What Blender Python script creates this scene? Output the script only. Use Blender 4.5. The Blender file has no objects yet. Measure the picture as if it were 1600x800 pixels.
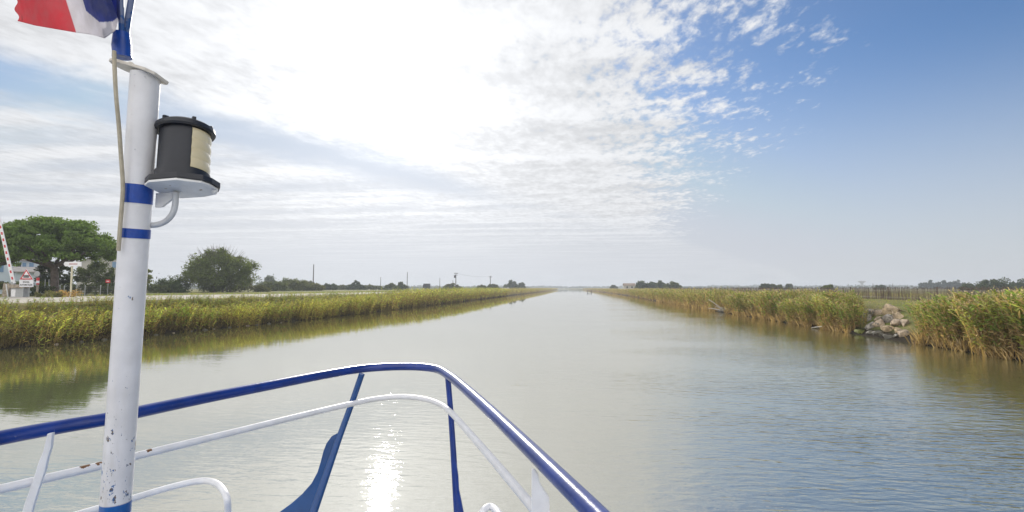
import bpy, bmesh, math, random
import numpy as np
from mathutils import Vector, Matrix
random.seed(4); RS = np.random.RandomState(7)
sc = bpy.context.scene
COL = sc.collection
R = math.radians

# ------------------------------------------------------------------ camera
F = 800.0; PITCH = math.atan(50/800); YAW = R(6.8); CH = 3.0
cam_d = bpy.data.cameras.new('camera'); cam = bpy.data.objects.new('camera', cam_d); COL.objects.link(cam)
cam_d.lens = 18; cam_d.sensor_width = 36; cam_d.clip_start = 0.05; cam_d.clip_end = 20000
cam.location = (0, 0, CH); cam.rotation_euler = (math.pi/2 + PITCH, 0, YAW)
sc.camera = cam
cM = Matrix.Rotation(YAW, 3, 'Z') @ Matrix.Rotation(math.pi/2 + PITCH, 3, 'X')
def ray(px, py): return cM @ Vector(((px-800)/F, (400-py)/F, -1))
def P(px, py, d): return Vector((0, 0, CH)) + ray(px, py)*d
def PZ(px, py, z):
    r = ray(px, py); return Vector((0, 0, CH)) + r*((z-CH)/r.z)
def PX(px, d, z):              # point in the column px at depth d, height z
    r = ray(px, 450); p = Vector((0, 0, CH)) + r*d; p.z = z; return p

# ------------------------------------------------------------------ materials
def new_mat(name):
    m = bpy.data.materials.new(name); m.use_nodes = True; nt = m.node_tree
    for n in list(nt.nodes): nt.nodes.remove(n)
    out = nt.nodes.new('ShaderNodeOutputMaterial')
    return m, nt, out
def N(nt, t, **kw):
    n = nt.nodes.new(t)
    for k, v in kw.items():
        if k.startswith('i_'):
            k = k[2:]; n.inputs[int(k) if k.isdigit() else k.replace('_', ' ')].default_value = v
        else: setattr(n, k, v)
    return n
def link(nt, a, b): nt.links.new(a, b)
def math_n(nt, op, a, b=None, c=None, clamp=False):
    n = nt.nodes.new('ShaderNodeMath'); n.operation = op; n.use_clamp = clamp
    for i, v in enumerate((a, b, c)):
        if v is None: continue
        if isinstance(v, (int, float)): n.inputs[i].default_value = v
        else: nt.links.new(v, n.inputs[i])
    return n.outputs[0]
def maprange(nt, v, a, b, c=0.0, d=1.0, smooth=True):
    n = nt.nodes.new('ShaderNodeMapRange'); n.interpolation_type = 'SMOOTHSTEP' if smooth else 'LINEAR'
    nt.links.new(v, n.inputs[0])
    for i, x in enumerate((a, b, c, d)): n.inputs[i+1].default_value = x
    return n.outputs[0]
def mixc(nt, f, a, b, mode='MIX'):
    n = nt.nodes.new('ShaderNodeMix'); n.data_type = 'RGBA'; n.blend_type = mode
    for s, v in ((n.inputs[0], f), (n.inputs[6], a), (n.inputs[7], b)):
        if isinstance(v, (int, float)): s.default_value = v
        elif isinstance(v, tuple): s.default_value = (*v[:3], 1)
        else: nt.links.new(v, s)
    return n.outputs[2]
def noise(nt, vec, scale, detail=4, rough=.55, dist=0.0):
    n = nt.nodes.new('ShaderNodeTexNoise'); n.inputs['Scale'].default_value = scale
    n.inputs['Detail'].default_value = detail; n.inputs['Roughness'].default_value = rough
    n.inputs['Distortion'].default_value = dist
    if vec is not None: nt.links.new(vec, n.inputs['Vector'])
    return n.outputs[0]
def mapping(nt, vec, scale=(1, 1, 1), rot=(0, 0, 0), loc=(0, 0, 0)):
    n = nt.nodes.new('ShaderNodeMapping'); n.inputs['Scale'].default_value = scale
    n.inputs['Rotation'].default_value = rot; n.inputs['Location'].default_value = loc
    nt.links.new(vec, n.inputs['Vector']); return n.outputs[0]

def paint(name, col, rough=.4, var=.12, scale=12, bump=.0, coat=0.0, metal=0.0, col2=None, thr=None, dscale=40):
    """plain weathered surface: colour with soft noise variation, optional second colour in spots"""
    m, nt, out = new_mat(name)
    b = N(nt, 'ShaderNodeBsdfPrincipled'); tc = N(nt, 'ShaderNodeTexCoord')
    o = tc.outputs['Object']
    n1 = noise(nt, o, scale, 5)
    dark = tuple(c*(1-var) for c in col); lite = tuple(min(1, c*(1+var)) for c in col)
    c = mixc(nt, maprange(nt, n1, .3, .7), dark, lite)
    if col2:
        n2 = noise(nt, o, dscale, 3, .6)
        c = mixc(nt, maprange(nt, n2, thr, thr+.03), c, col2)
    link(nt, c, b.inputs['Base Color'])
    b.inputs['Roughness'].default_value = rough; b.inputs['Metallic'].default_value = metal
    b.inputs['Coat Weight'].default_value = coat
    if bump:
        bp = N(nt, 'ShaderNodeBump'); bp.inputs['Distance'].default_value = bump
        link(nt, noise(nt, o, scale*3, 5), bp.inputs['Height']); link(nt, bp.outputs[0], b.inputs['Normal'])
    link(nt, b.outputs[0], out.inputs[0]); return m

def leafmat(name, col=None, trans=.4, rough=.6, var=.35):
    """foliage: diffuse + translucent; colour from the mesh's own 'Col' or constant with per-place noise"""
    m, nt, out = new_mat(name)
    if col is None:
        a = N(nt, 'ShaderNodeAttribute', attribute_name='Col'); c = a.outputs['Color']
    else:
        tc = N(nt, 'ShaderNodeNewGeometry')
        n1 = noise(nt, tc.outputs['Position'], 1.3, 3)
        c = mixc(nt, maprange(nt, n1, .3, .7), tuple(x*(1-var) for x in col), tuple(x*(1+var) for x in col))
    d = N(nt, 'ShaderNodeBsdfPrincipled'); d.inputs['Roughness'].default_value = rough
    d.inputs['Specular IOR Level'].default_value = .25
    t = N(nt, 'ShaderNodeBsdfTranslucent')
    link(nt, c, d.inputs['Base Color'])
    cb = mixc(nt, 1.0, c, (1.15, 1.1, .6), 'MULTIPLY'); link(nt, cb, t.inputs['Color'])
    mx = N(nt, 'ShaderNodeMixShader'); mx.inputs[0].default_value = trans
    link(nt, d.outputs[0], mx.inputs[1]); link(nt, t.outputs[0], mx.inputs[2])
    link(nt, mx.outputs[0], out.inputs[0]); return m

# ------------------------------------------------------------------ object helpers
def tag(o, label=None, cat=None, group=None, kind=None):
    if label: o['label'] = label
    if cat: o['category'] = cat
    if group: o['group'] = group
    if kind: o['kind'] = kind
    return o
def empty(name, loc, rz=0, **kw):
    o = bpy.data.objects.new(name, None); COL.objects.link(o); o.location = loc; o.rotation_euler = (0, 0, rz)
    o.empty_display_size = .2
    return tag(o, **kw)
def link_mesh(name, me, mat, parent=None, smooth=False):
    o = bpy.data.objects.new(name, me); COL.objects.link(o)
    if mat:
        for m in (mat if isinstance(mat, (list, tuple)) else [mat]): me.materials.append(m)
    if smooth: me.polygons.foreach_set('use_smooth', [True]*len(me.polygons))
    if parent:
        o.parent = parent
        o.matrix_parent_inverse = world_m(parent).inverted()   # geometry is modelled in world coordinates
    return o
def world_m(o):
    m = Matrix.LocRotScale(o.location, o.rotation_euler, o.scale)
    return (world_m(o.parent) @ o.matrix_parent_inverse @ m) if o.parent else m
class MB:
    def __init__(s): s.v = []; s.f = []; s.mi = []
    def add(s, V, Fc, mi=0):
        k = len(s.v); s.v += [tuple(p) for p in V]; s.f += [tuple(i+k for i in f) for f in Fc]; s.mi += [mi]*len(Fc); return s
    def box(s, c, size, M=None, mi=0, taper=1.0):
        x, y, z = (a/2 for a in size); V = []
        for dz in (-1, 1):
            t = taper if dz > 0 else 1
            for dx, dy in ((-1, -1), (1, -1), (1, 1), (-1, 1)):
                p = Vector((dx*x*t, dy*y*t, dz*z))
                if M is not None: p = M @ p
                V.append(p + Vector(c))
        return s.add(V, [(3, 2, 1, 0), (4, 5, 6, 7), (0, 1, 5, 4), (1, 2, 6, 5), (2, 3, 7, 6), (3, 0, 4, 7)], mi)
    def prism(s, poly, off, mi=0):
        """closed polygon (list of Vectors) extruded by vector off"""
        n = len(poly); V = list(poly) + [Vector(p)+Vector(off) for p in poly]
        return s.add(V, [tuple(range(n)), tuple(range(2*n-1, n-1, -1))] + [(i, i+n, (i+1) % n+n, (i+1) % n) for i in range(n)], mi)
    def tube(s, pts, rad, n=10, caps=True, flat=None, mi=0):
        pts = [Vector(p) for p in pts]; m = len(pts)
        rads = rad if isinstance(rad, (list, tuple)) else [rad]*m
        T = [(pts[min(i+1, m-1)]-pts[max(i-1, 0)]).normalized() for i in range(m)]
        u = T[0].orthogonal().normalized()
        if abs(T[0].z) < .95: u = Vector((0, 0, 1)).cross(T[0]).normalized()
        V = []; Fc = []
        for i in range(m):
            u = (u - T[i]*u.dot(T[i])).normalized(); w = T[i].cross(u)
            for k in range(n):
                a = 2*math.pi*k/n; V.append(pts[i] + (u*math.cos(a) + w*math.sin(a))*rads[i])
        for i in range(m-1):
            for k in range(n):
                a, b = i*n+k, i*n+(k+1) % n; Fc.append((a, b, b+n, a+n))
        if caps: Fc.append(tuple(range(n-1, -1, -1))); Fc.append(tuple(range((m-1)*n, m*n)))
        return s.add(V, Fc, mi)
    def disc_stack(s, c, ax, prof, n=28, mi=0):
        """lathe about axis ax from (distance, radius) pairs"""
        ax = Vector(ax).normalized(); u = ax.orthogonal().normalized(); w = ax.cross(u); V = []; Fc = []
        for (h, r) in prof:
            for k in range(n):
                a = 2*math.pi*k/n; V.append(Vector(c)+ax*h+(u*math.cos(a)+w*math.sin(a))*max(r, 1e-4))
        for i in range(len(prof)-1):
            for k in range(n):
                a, b = i*n+k, i*n+(k+1) % n; Fc.append((a, b, b+n, a+n))
        Fc.append(tuple(range(n-1, -1, -1))); Fc.append(tuple(range((len(prof)-1)*n, len(prof)*n)))
        return s.add(V, Fc, mi)
    def build(s, name, mat, parent=None, smooth=False, bevel=0.0, angle=40):
        me = bpy.data.meshes.new(name); me.from_pydata(s.v, [], s.f); me.update()
        me.polygons.foreach_set('material_index', s.mi)
        bm = bmesh.new(); bm.from_mesh(me)
        bmesh.ops.recalc_face_normals(bm, faces=bm.faces)
        if bevel: bmesh.ops.bevel(bm, geom=[e for e in bm.edges if e.is_manifold and e.calc_face_angle(0) > .5], offset=bevel, segments=2, affect='EDGES', profile=.7)
        if smooth:
            for f in bm.faces: f.smooth = True
            for e in bm.edges:
                if e.is_manifold and e.calc_face_angle(0) > R(angle): e.smooth = False
        bm.to_mesh(me); bm.free()
        return link_mesh(name, me, mat, parent)
def spline(pts, k=8):
    pts = [Vector(p) for p in pts]; out = []
    q = [pts[0]*2-pts[1]] + pts + [pts[-1]*2-pts[-2]]
    for i in range(1, len(q)-2):
        for j in range(k):
            t = j/k; a, b, c, d = q[i-1], q[i], q[i+1], q[i+2]
            out.append(.5*((2*b)+(c-a)*t+(2*a-5*b+4*c-d)*t*t+(3*b-a-3*c+d)*t**3))
    out.append(pts[-1]); return out
def quads_obj(name, V, C=None, mat=None, parent=None):
    """V (n,4,3) quads, C (n,3) colour per quad"""
    n = len(V); me = bpy.data.meshes.new(name)
    me.vertices.add(n*4); me.vertices.foreach_set('co', np.ascontiguousarray(V, dtype=np.float32).ravel())
    me.loops.add(n*4); me.loops.foreach_set('vertex_index', np.arange(n*4, dtype=np.int32))
    me.polygons.add(n); me.polygons.foreach_set('loop_start', np.arange(0, n*4, 4, dtype=np.int32))
    me.polygons.foreach_set('loop_total', np.full(n, 4, dtype=np.int32))
    if C is not None:
        a = me.color_attributes.new('Col', 'FLOAT_COLOR', 'CORNER')
        cc = np.ones((n, 4, 4), dtype=np.float32); cc[:, :, :3] = C[:, None, :]
        a.data.foreach_set('color', cc.ravel())
    me.update(calc_edges=True); me.validate()
    return link_mesh(name, me, mat, parent)

# ------------------------------------------------------------------ terrain functions
def lerp_t(x, T):
    xs, ys = zip(*T); return np.interp(x, xs, ys)
XL = [(-80, 30), (0, 29.5), (15, 28.6), (22, 28), (30, 26.9), (48, 25), (99, 24.6), (400, 24.6), (900, 27), (1150, 45), (1400, 90)]
XR = [(-80, 18.3), (66, 18.3), (120, 19), (200, 21), (500, 21), (900, 17), (1150, -8), (1400, -45)]
def xl(y): return lerp_t(y, XL)
def xr(y): return lerp_t(y, XR)
PL = [(-4, -1.2), (-.4, -.15), (0, .04), (.7, .5), (1.7, 1.25), (3, 1.95), (4, 2.1), (500, 2.1), (6000, 2.2)]
PR = [(-4, -1.2), (-.4, -.15), (0, .03), (1, .7), (2, 1.3), (3, 1.55), (5, 1.68), (14, 1.82), (60, 2.0), (6000, 2.2)]
def zg(x, y):
    x = np.asarray(x, float); y = np.asarray(y, float)
    ol = -x - xl(y); orr = x - xr(y)
    return np.where(orr > ol, lerp_t(orr, PR), lerp_t(ol, PL))
def ground_hit(px, py):
    r = ray(px, py); t = 5.0
    while t < 400:
        p = Vector((0, 0, CH)) + r*t
        if p.z <= float(zg(p.x, p.y)): return p
        t += .1
    return p

# ------------------------------------------------------------------ setting: terrain, water, road
ys = sorted(set([-80, -40, -20] + list(range(-10, 120, 4)) + list(range(120, 400, 20)) + list(range(400, 1500, 50)) + [1500, 2000, 3000, 6000]))
offs = [.4*-1, 0, .4, .7, 1, 1.7, 2.3, 3, 4, 5, 7, 10, 14, 20, 30, 45, 60, 100, 200, 500, 1500, 6000]
m, nt, out = new_mat('ground_grass_earth')
b = N(nt, 'ShaderNodeBsdfPrincipled'); b.inputs['Roughness'].default_value = .95; b.inputs['Specular IOR Level'].default_value = .1
pos = N(nt, 'ShaderNodeNewGeometry').outputs['Position']
n1 = noise(nt, pos, .15, 5); n2 = noise(nt, pos, 3.0, 6, .7)
c = mixc(nt, maprange(nt, n1, .35, .65), (.17, .20, .05), (.30, .24, .11))
c = mixc(nt, maprange(nt, n2, .3, .75), c, (.12, .13, .05))
sep = N(nt, 'ShaderNodeSeparateXYZ'); link(nt, pos, sep.inputs[0])
c = mixc(nt, maprange(nt, sep.outputs[2], .25, .6, 1, 0), c, (.035, .028, .02))
link(nt, c, b.inputs['Base Color'])
bp = N(nt, 'ShaderNodeBump'); bp.inputs['Distance'].default_value = .15; link(nt, n2, bp.inputs['Height']); link(nt, bp.outputs[0], b.inputs['Normal'])
link(nt, b.outputs[0], out.inputs[0]); M_ground = m
mb = MB(); V = []; Fc = []
cols = [-6000, -1500, -500, -200, -100, -60, -45, -30, -20, -14, -10, -7, -5, -4, -3, -2.3, -1.7, -1, -.7, -.4, 0, .4, 3.9]
for y in ys:
    L, Rr = float(xl(y)), float(xr(y))
    row = [-(L-o) if o > -4 or True else 0 for o in []]
    row = [-L + c_ for c_ in cols] + [(-L+Rr)/2] + [Rr - c_ for c_ in reversed(cols)]
    for x in row:
        z = float(zg(x, y)); V.append((x, y, z))
nr = len(cols)*2+1
for i in range(len(ys)-1):
    for j in range(nr-1):
        a = i*nr+j; Fc.append((a, a+1, a+nr+1, a+nr))
# far end of the canal: ground closes it
mb.add(V, Fc); g = mb.build('ground', M_ground, smooth=True, angle=180); tag(g, 'grassy canal banks and flat fields', None, None, 'structure')
mb = MB(); mb.add([(-6000, 1440, 2.15), (6000, 1440, 2.15), (6000, 6000, 2.22), (-6000, 6000, 2.22), (-6000, 1430, -1), (6000, 1430, -1)], [(0, 1, 2, 3), (0, 4, 5, 1)])
tag(mb.build('fields', M_ground), 'far flat fields', kind='structure')

m, nt, out = new_mat('canal_water')
b = N(nt, 'ShaderNodeBsdfPrincipled')
pos = N(nt, 'ShaderNodeNewGeometry').outputs['Position']
sep = N(nt, 'ShaderNodeSeparateXYZ'); link(nt, pos, sep.inputs[0])
nb = noise(nt, mapping(nt, pos, (.5, .25, 1)), .12, 3)
c = mixc(nt, maprange(nt, nb, .3, .7), (.12, .12, .05), (.15, .15, .07)); link(nt, c, b.inputs['Base Color'])
b.inputs['Roughness'].default_value = .6; b.inputs['Specular IOR Level'].default_value = 0.0
# wind ripples: short crests across the canal, calmer water along the left bank
calm = maprange(nt, math_n(nt, 'ADD', sep.outputs[0], math_n(nt, 'MULTIPLY', noise(nt, pos, .09, 2), 14.0)), -5.0, 16.0, .14, 1.4)
calm = math_n(nt, 'MULTIPLY', calm, math_n(nt, 'MINIMUM', 1.0, math_n(nt, 'DIVIDE', 14.0, math_n(nt, 'MAXIMUM', sep.outputs[1], 1.0))))
gust = maprange(nt, noise(nt, mapping(nt, pos, (.35, 1, 1), (0, 0, .25)), .16, 3, .6), .35, .65, .45, 1.0)
w1 = noise(nt, mapping(nt, pos, (1.5, 5.2, 1), (0, 0, .10)), 1.0, 2, .5, .5)
w2 = noise(nt, mapping(nt, pos, (3.2, 9.5, 1), (0, 0, -.22)), 1.0, 3, .55, .3)
w3 = noise(nt, mapping(nt, pos, (.35, .9, 1), (0, 0, .1)), 1.0, 2)
h = math_n(nt, 'ADD', math_n(nt, 'MULTIPLY', w1, .023), math_n(nt, 'MULTIPLY', w2, .012))
h = math_n(nt, 'MULTIPLY', h, math_n(nt, 'MULTIPLY', calm, gust))
h = math_n(nt, 'ADD', h, math_n(nt, 'MULTIPLY', math_n(nt, 'MULTIPLY', w3, .004), maprange(nt, sep.outputs[1], 20, 120, 1.0, .1)))
bp = N(nt, 'ShaderNodeBump'); bp.inputs['Distance'].default_value = 1.0; bp.inputs['Strength'].default_value = 1.0
link(nt, h, bp.inputs['Height']); link(nt, bp.outputs[0], b.inputs['Normal'])
gl = N(nt, 'ShaderNodeBsdfGlossy'); gl.inputs['Roughness'].default_value = .02; gl.inputs['Color'].default_value = (.99, .97, .92, 1); link(nt, bp.outputs[0], gl.inputs['Normal'])
fr_ = N(nt, 'ShaderNodeFresnel'); fr_.inputs['IOR'].default_value = 1.33
mxw = N(nt, 'ShaderNodeMixShader'); link(nt, math_n(nt, 'MULTIPLY_ADD', fr_.outputs[0], .46, .52), mxw.inputs[0]); link(nt, b.outputs[0], mxw.inputs[1]); link(nt, gl.outputs[0], mxw.inputs[2])
link(nt, mxw.outputs[0], out.inputs[0]); M_water = m
mb = MB(); mb.add([(-120, -80, 0), (60, -80, 0), (60, 1430, 0), (-120, 1430, 0)], [(0, 1, 2, 3)])
tag(mb.build('water', M_water), 'calm olive canal water', kind='structure')

m, nt, out = new_mat('pale_gravel_road')
b = N(nt, 'ShaderNodeBsdfPrincipled'); b.inputs['Roughness'].default_value = .9
pos = N(nt, 'ShaderNodeNewGeometry').outputs['Position']
c = mixc(nt, noise(nt, pos, .25, 6, .6), (.40, .36, .30), (.56, .51, .45))
c = mixc(nt, maprange(nt, noise(nt, pos, 30, 3), .4, .8), c, (.36, .33, .29)); link(nt, c, b.inputs['Base Color'])
bp = N(nt, 'ShaderNodeBump'); bp.inputs['Distance'].default_value = .01; link(nt, noise(nt, pos, 40, 4), bp.inputs['Height']); link(nt, bp.outputs[0], b.inputs['Normal'])
link(nt, b.outputs[0], out.inputs[0]); M_road = m
RN = [(-60, 34.5), (10, 33.6), (25, 32.2), (50, 29.4), (99, 28.8), (300, 28.8)]
RF = [(-60, 58), (40, 58), (55, 50), (80, 43), (140, 38), (300, 36)]
rys = list(range(-60, 300, 6)); V = []; Fc = []
for y in rys:
    n_, f_ = float(lerp_t(y, RN)), float(lerp_t(y, RF)); n_ += .25*math.sin(y*.9)
    V += [(-n_-.0, y, 1.90), (-n_-.25, y, 2.112), (-f_+.3, y, 2.114), (-f_, y, 1.95)]
for i in range(len(rys)-1):
    for j in range(3): a = i*4+j; Fc.append((a, a+1, a+5, a+4))
mb = MB(); mb.add(V, Fc); tag(mb.build('road', M_road), 'pale gravel road along the left bank', kind='structure')

# ------------------------------------------------------------------ reeds
def leaf_strip(base, direc, length, width, droop, segs=3):
    """quads for one blade"""
    d = np.array(direc, float); d /= np.linalg.norm(d); side = np.cross(d, [0, 0, 1.0])
    if np.linalg.norm(side) < 1e-3: side = np.array([1.0, 0, 0])
    side /= np.linalg.norm(side); rot = RS.uniform(-1.2, 1.2)
    side = side*math.cos(rot) + np.cross(d, side)*math.sin(rot)
    Q = []; ws = [.75, 1.0, .7, .08]
    for i in range(segs):
        t0, t1 = i/segs, (i+1)/segs
        p0 = base + d*length*t0 + np.array([0, 0, -droop*length*t0*t0]); p1 = base + d*length*t1 + np.array([0, 0, -droop*length*t1*t1])
        w0, w1 = ws[int(i*3/segs)]*width/2, ws[min(3, int((i+1)*3/segs))]*width/2
        Q.append([p0-side*w0, p0+side*w0, p1+side*w1, p1-side*w1])
    return Q
def reed_template(lw=.03, nleaf=9, segs=2, plume=True, leaf_from=.35):
    """unit-height reed: returns quads (n,4,3) and kind per quad (0 stem, 1 leaf, 2 plume, 3 dry leaf)"""
    Q = []; K = []
    a0 = RS.uniform(0, 6.28)
    for i in range(3):
        z0, z1 = i/3*.95, (i+1)/3*.95
        for a in (a0,):
            s = np.array([math.cos(a), math.sin(a), 0])*lw*.22
            Q.append([np.array([0, 0, z0])-s, np.array([0, 0, z0])+s, np.array([0, 0, z1])+s, np.array([0, 0, z1])-s]); K.append(0)
    for i in range(nleaf):
        z = leaf_from + (.97-leaf_from)*(i+RS.uniform(0, .8))/nleaf; a = RS.uniform(0, 6.28)
        q = leaf_strip(np.array([0, 0, z]), [math.cos(a), math.sin(a), RS.uniform(.7, 1.8)], RS.uniform(.13, .24), lw, RS.uniform(.2, .9), segs)
        Q += q; K += [3 if (z < .5 and RS.rand() < .6) or RS.rand() < .1 else 1]*len(q)
    if plume:
        a = RS.uniform(0, 6.28); dx, dy = math.cos(a)*.05, math.sin(a)*.05
        for k in range(4):
            b0 = np.array([dx*k/4, dy*k/4, .93+.028*k]); a2 = RS.uniform(0, 6.28)
            q = leaf_strip(b0, [dx*8+math.cos(a2)*.35, dy*8+math.sin(a2)*.35, 1], .065, lw*.75, .5, 1); Q += q; K += [2]*len(q)
    return np.array(Q), np.array(K)
def scatter(name, label, temps, pos, H, lean, hue, mat, pal, cat='reeds', wscale=1.0):
    """replicates unit templates at pos (n,3) with height H, lean (n,2), hue 0 green..1 dry; one stuff mesh"""
    n = len(pos); VV = []; CC = []
    which = RS.randint(0, len(temps), n); rz = RS.uniform(0, 6.283, n)
    for t, (Q, K) in enumerate(temps):
        idx = np.where(which == t)[0]
        if not len(idx): continue
        c, s = np.cos(rz[idx]), np.sin(rz[idx]); q = Q[None].repeat(len(idx), 0).copy()
        h = H[idx][:, None, None]
        x = q[..., 0]*c[:, None, None] - q[..., 1]*s[:, None, None]; y = q[..., 0]*s[:, None, None] + q[..., 1]*c[:, None, None]; z = q[..., 2]
        lz = np.clip(z, 0, 2)**2
        hs = h if wscale is None else np.maximum(h, 1.6)*wscale
        px = x*hs + lean[idx, 0][:, None, None]*lz*h + pos[idx, 0][:, None, None]
        py = y*hs + lean[idx, 1][:, None, None]*lz*h + pos[idx, 1][:, None, None]
        pz = z*h*(1-.25*lz*(lean[idx]**2).sum(1)[:, None, None]) + pos[idx, 2][:, None, None]
        VV.append(np.stack([px, py, pz], -1).reshape(-1, 4, 3))
        u = hue[idx][:, None, None]; K2 = K[None, :].repeat(len(idx), 0)
        jit = RS.uniform(.55, 1.45, (len(idx), len(K), 1)) * RS.uniform(.75, 1.25, (len(idx), 1, 1))
        zc = Q[..., 2].mean(1)[None, :, None]
        leafc = pal['green']*(1-u) + pal['yellow']*u
        colr = np.where((K2 == 1)[..., None], leafc, np.where((K2 == 2)[..., None], pal['plume'], np.where((K2 == 3)[..., None], pal['dry'], pal['stem'])))
        CC.append((colr*jit).reshape(-1, 3))
    o = quads_obj(name, np.concatenate(VV), np.concatenate(CC), mat)
    return tag(o, label, cat, None, 'stuff')
A = lambda *v: np.array(v, float)
pal_r = dict(green=A(.17, .27, .06), yellow=A(.42, .40, .12), plume=A(.60, .48, .34), dry=A(.44, .33, .17), stem=A(.34, .24, .12))
pal_l = dict(green=A(.25, .38, .07), yellow=A(.64, .60, .13), plume=A(.55, .43, .24), dry=A(.40, .30, .10), stem=A(.30, .22, .09))
M_reed = leafmat('reed_leaves', None, .45)
def nz(v, f, seed=0):     # cheap smooth 1-D noise
    return (np.sin(v*f+seed)+np.sin(v*f*2.3+seed*1.7+1)+.6*np.sin(v*f*4.9+seed*2.9))/2.6
T0 = [reed_template(.03, 15, 3, RS.rand() < .85, .16) for _ in range(14)]
T1 = [reed_template(.042, 10, 2, RS.rand() < .8, .16) for _ in range(10)]
T2 = [reed_template(.07, 6, 1, RS.rand() < .8) for _ in range(8)]
TL0 = [reed_template(.026, 13, 2, RS.rand() < .45, .10) for _ in range(14)]
TL1 = [reed_template(.042, 9, 2, RS.rand() < .5, .10) for _ in range(10)]

def right_bed(name, label, y0, y1, dens, temps, depth=4.0, topz=2.75, ends=(1, 1), seed=0, wav=.5, taper=0):
    n = int((y1-y0)*depth*dens); y = RS.uniform(y0, y1, n); o = RS.uniform(-.5, depth, n)**1.0
    edge = -.1 + wav*.9*nz(y, .9, seed) + .2*nz(y, 3.1, seed)      # wavy front
    keep = o > edge
    if taper: keep &= o < .8 + depth*np.clip((y-y0)/taper, 0, 1)
    # clumps rounded off at both ends
    e0 = np.clip((y-y0)/1.3, 0, 1) if ends[0] else 1; e1 = np.clip((y1-y)/1.3, 0, 1) if ends[1] else 1
    keep &= (o > edge + .8*(1-e0)) & (o > edge + .8*(1-e1)); y, o = y[keep], o[keep]
    e = (np.ones_like(y) if not ends[0] else np.clip((y-y0)/2.4, 0, 1)**.6) * (np.ones_like(y) if not ends[1] else np.clip((y1-y)/2.4, 0, 1)**.6)
    x = xr(y)+o; z = np.maximum(zg(x, y), -.3)
    top = topz - .08 + .34*nz(y, .75, seed+2) + .16*nz(x*2.2+y, 1.7, seed) + RS.normal(0, .15, len(y)) - .25*np.clip(.6-o, 0, 1)
    H = np.maximum(top*(.55+.45*e) - z, .9)
    lean = np.stack([-.06 - .30*np.clip(.9-o, 0, 1) + RS.normal(0, .10, len(y)), RS.normal(-.03, .10, len(y)) + (.45*np.clip(1-(y1-y)/1.5, 0, 1) if ends[1] else 0) - (.45*np.clip(1-(y-y0)/1.5, 0, 1) if ends[0] else 0)], 1)
    hue = np.clip(.38 + .45*nz(y+o*2, .8, seed+5) + .25*nz(y-o*3, 2.9, seed) + RS.normal(0, .22, len(y)), 0, 1)
    return scatter(name, label, temps, np.stack([x, y, z], 1), H, lean, hue, M_reed, pal_r)
right_bed('reed_bed', 'tall green reeds with beige plumes right of the pale boulders', 12, 31.0, 42, T0, 5.0, 2.72, (0, 1), 1)
right_bed('reed_bed', 'bushy green and tan reed clump directly left of the boulder pile', 36.2, 46.8, 38, T0, 3.6, 2.45, (1, 1), 2, .6, 9)
right_bed('reed_bed', 'rounded tan and green reed clump just left of the bushy clump by the boulders', 47.4, 55.2, 30, T1, 4.5, 2.72, (1, 1), 3, .7)
right_bed('reed_bed', 'rounded reed clump with many plumes directly right of the driftwood', 56.0, 65, 28, T1, 4.5, 2.55, (1, 1), 8, .7)
right_bed('reed_bed', 'short dull reeds growing behind the gaps between the rounded clumps', 45, 66, 10, T1, 2.2, 1.9, (0, 0), 9, .2)
right_bed('reed_bed', 'long reed belt on the right bank beyond the driftwood', 68.5, 190, 12, T1, 4.5, 2.6, (1, 0), 4, .9)
right_bed('reed_bed', 'faraway reed belt at the right edge of the canal, beside the dark landing', 188, 900, 3.2, T2, 4.0, 2.5, (0, 0), 6, 1.5)

def left_bed(name, label, y0, y1, dens, temps, depth, seed=0):
    n = int((y1-y0)*depth*dens); y = RS.uniform(y0, y1, n); o = RS.uniform(-.7, depth, n)
    edge = -.2 + .7*nz(y, .6, seed) + .35*nz(y, 2.3, seed); k = (o > edge) & (RS.rand(n) < .75+.6*nz(y*1.0+o*1.5, 1.6, seed+9)); y, o = y[k], o[k]
    x = -xl(y)-o; z = np.maximum(zg(x, y), -.2)
    top = lerp_t(y, [(0, 1.4), (30, 1.50), (48, 1.65), (62, 1.92), (80, 2.45), (110, 2.6), (900, 2.6)]) + .20*nz(y, .8, seed) + .20*nz(y+o*2, 1.9, seed) + .10*nz(y-o, 5.3, seed) + np.abs(RS.normal(0, .17, len(y))) - .05 - .2*np.clip(.5-o, 0, 1)
    top = top + np.clip(o-1.6, 0, 3)*.22
    H = np.maximum(top - z, .35+.25*RS.rand(len(y)))
    lean = np.stack([.08 + .28*np.clip(.8-o, 0, 1) + RS.normal(0, .12, len(y)), RS.normal(.08, .12, len(y))], 1)
    hue = np.clip(.44 + .5*nz(y+o*2.5, .6, seed+3) + .25*nz(y-o*2, 2.7, seed) + RS.normal(0, .2, len(y)) - .35*np.clip((o-1.8), 0, 1), 0, 1)
    return scatter(name, label, temps, np.stack([x, y, z], 1), H, lean, hue, M_reed, pal_l)
left_bed('reed_bed', 'yellow green reeds on the left bank in front of the railway crossing and the spreading tree', 8, 64, 40, TL0, 3.4, 1)
left_bed('reed_bed', 'reeds on the left bank hiding the far stretch of the road', 63.5, 190, 14, TL1, 3.4, 2)
left_bed('reed_bed', 'faraway reed belt at the left edge of the canal', 189, 900, 3.4, T2, 3.5, 4)

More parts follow.
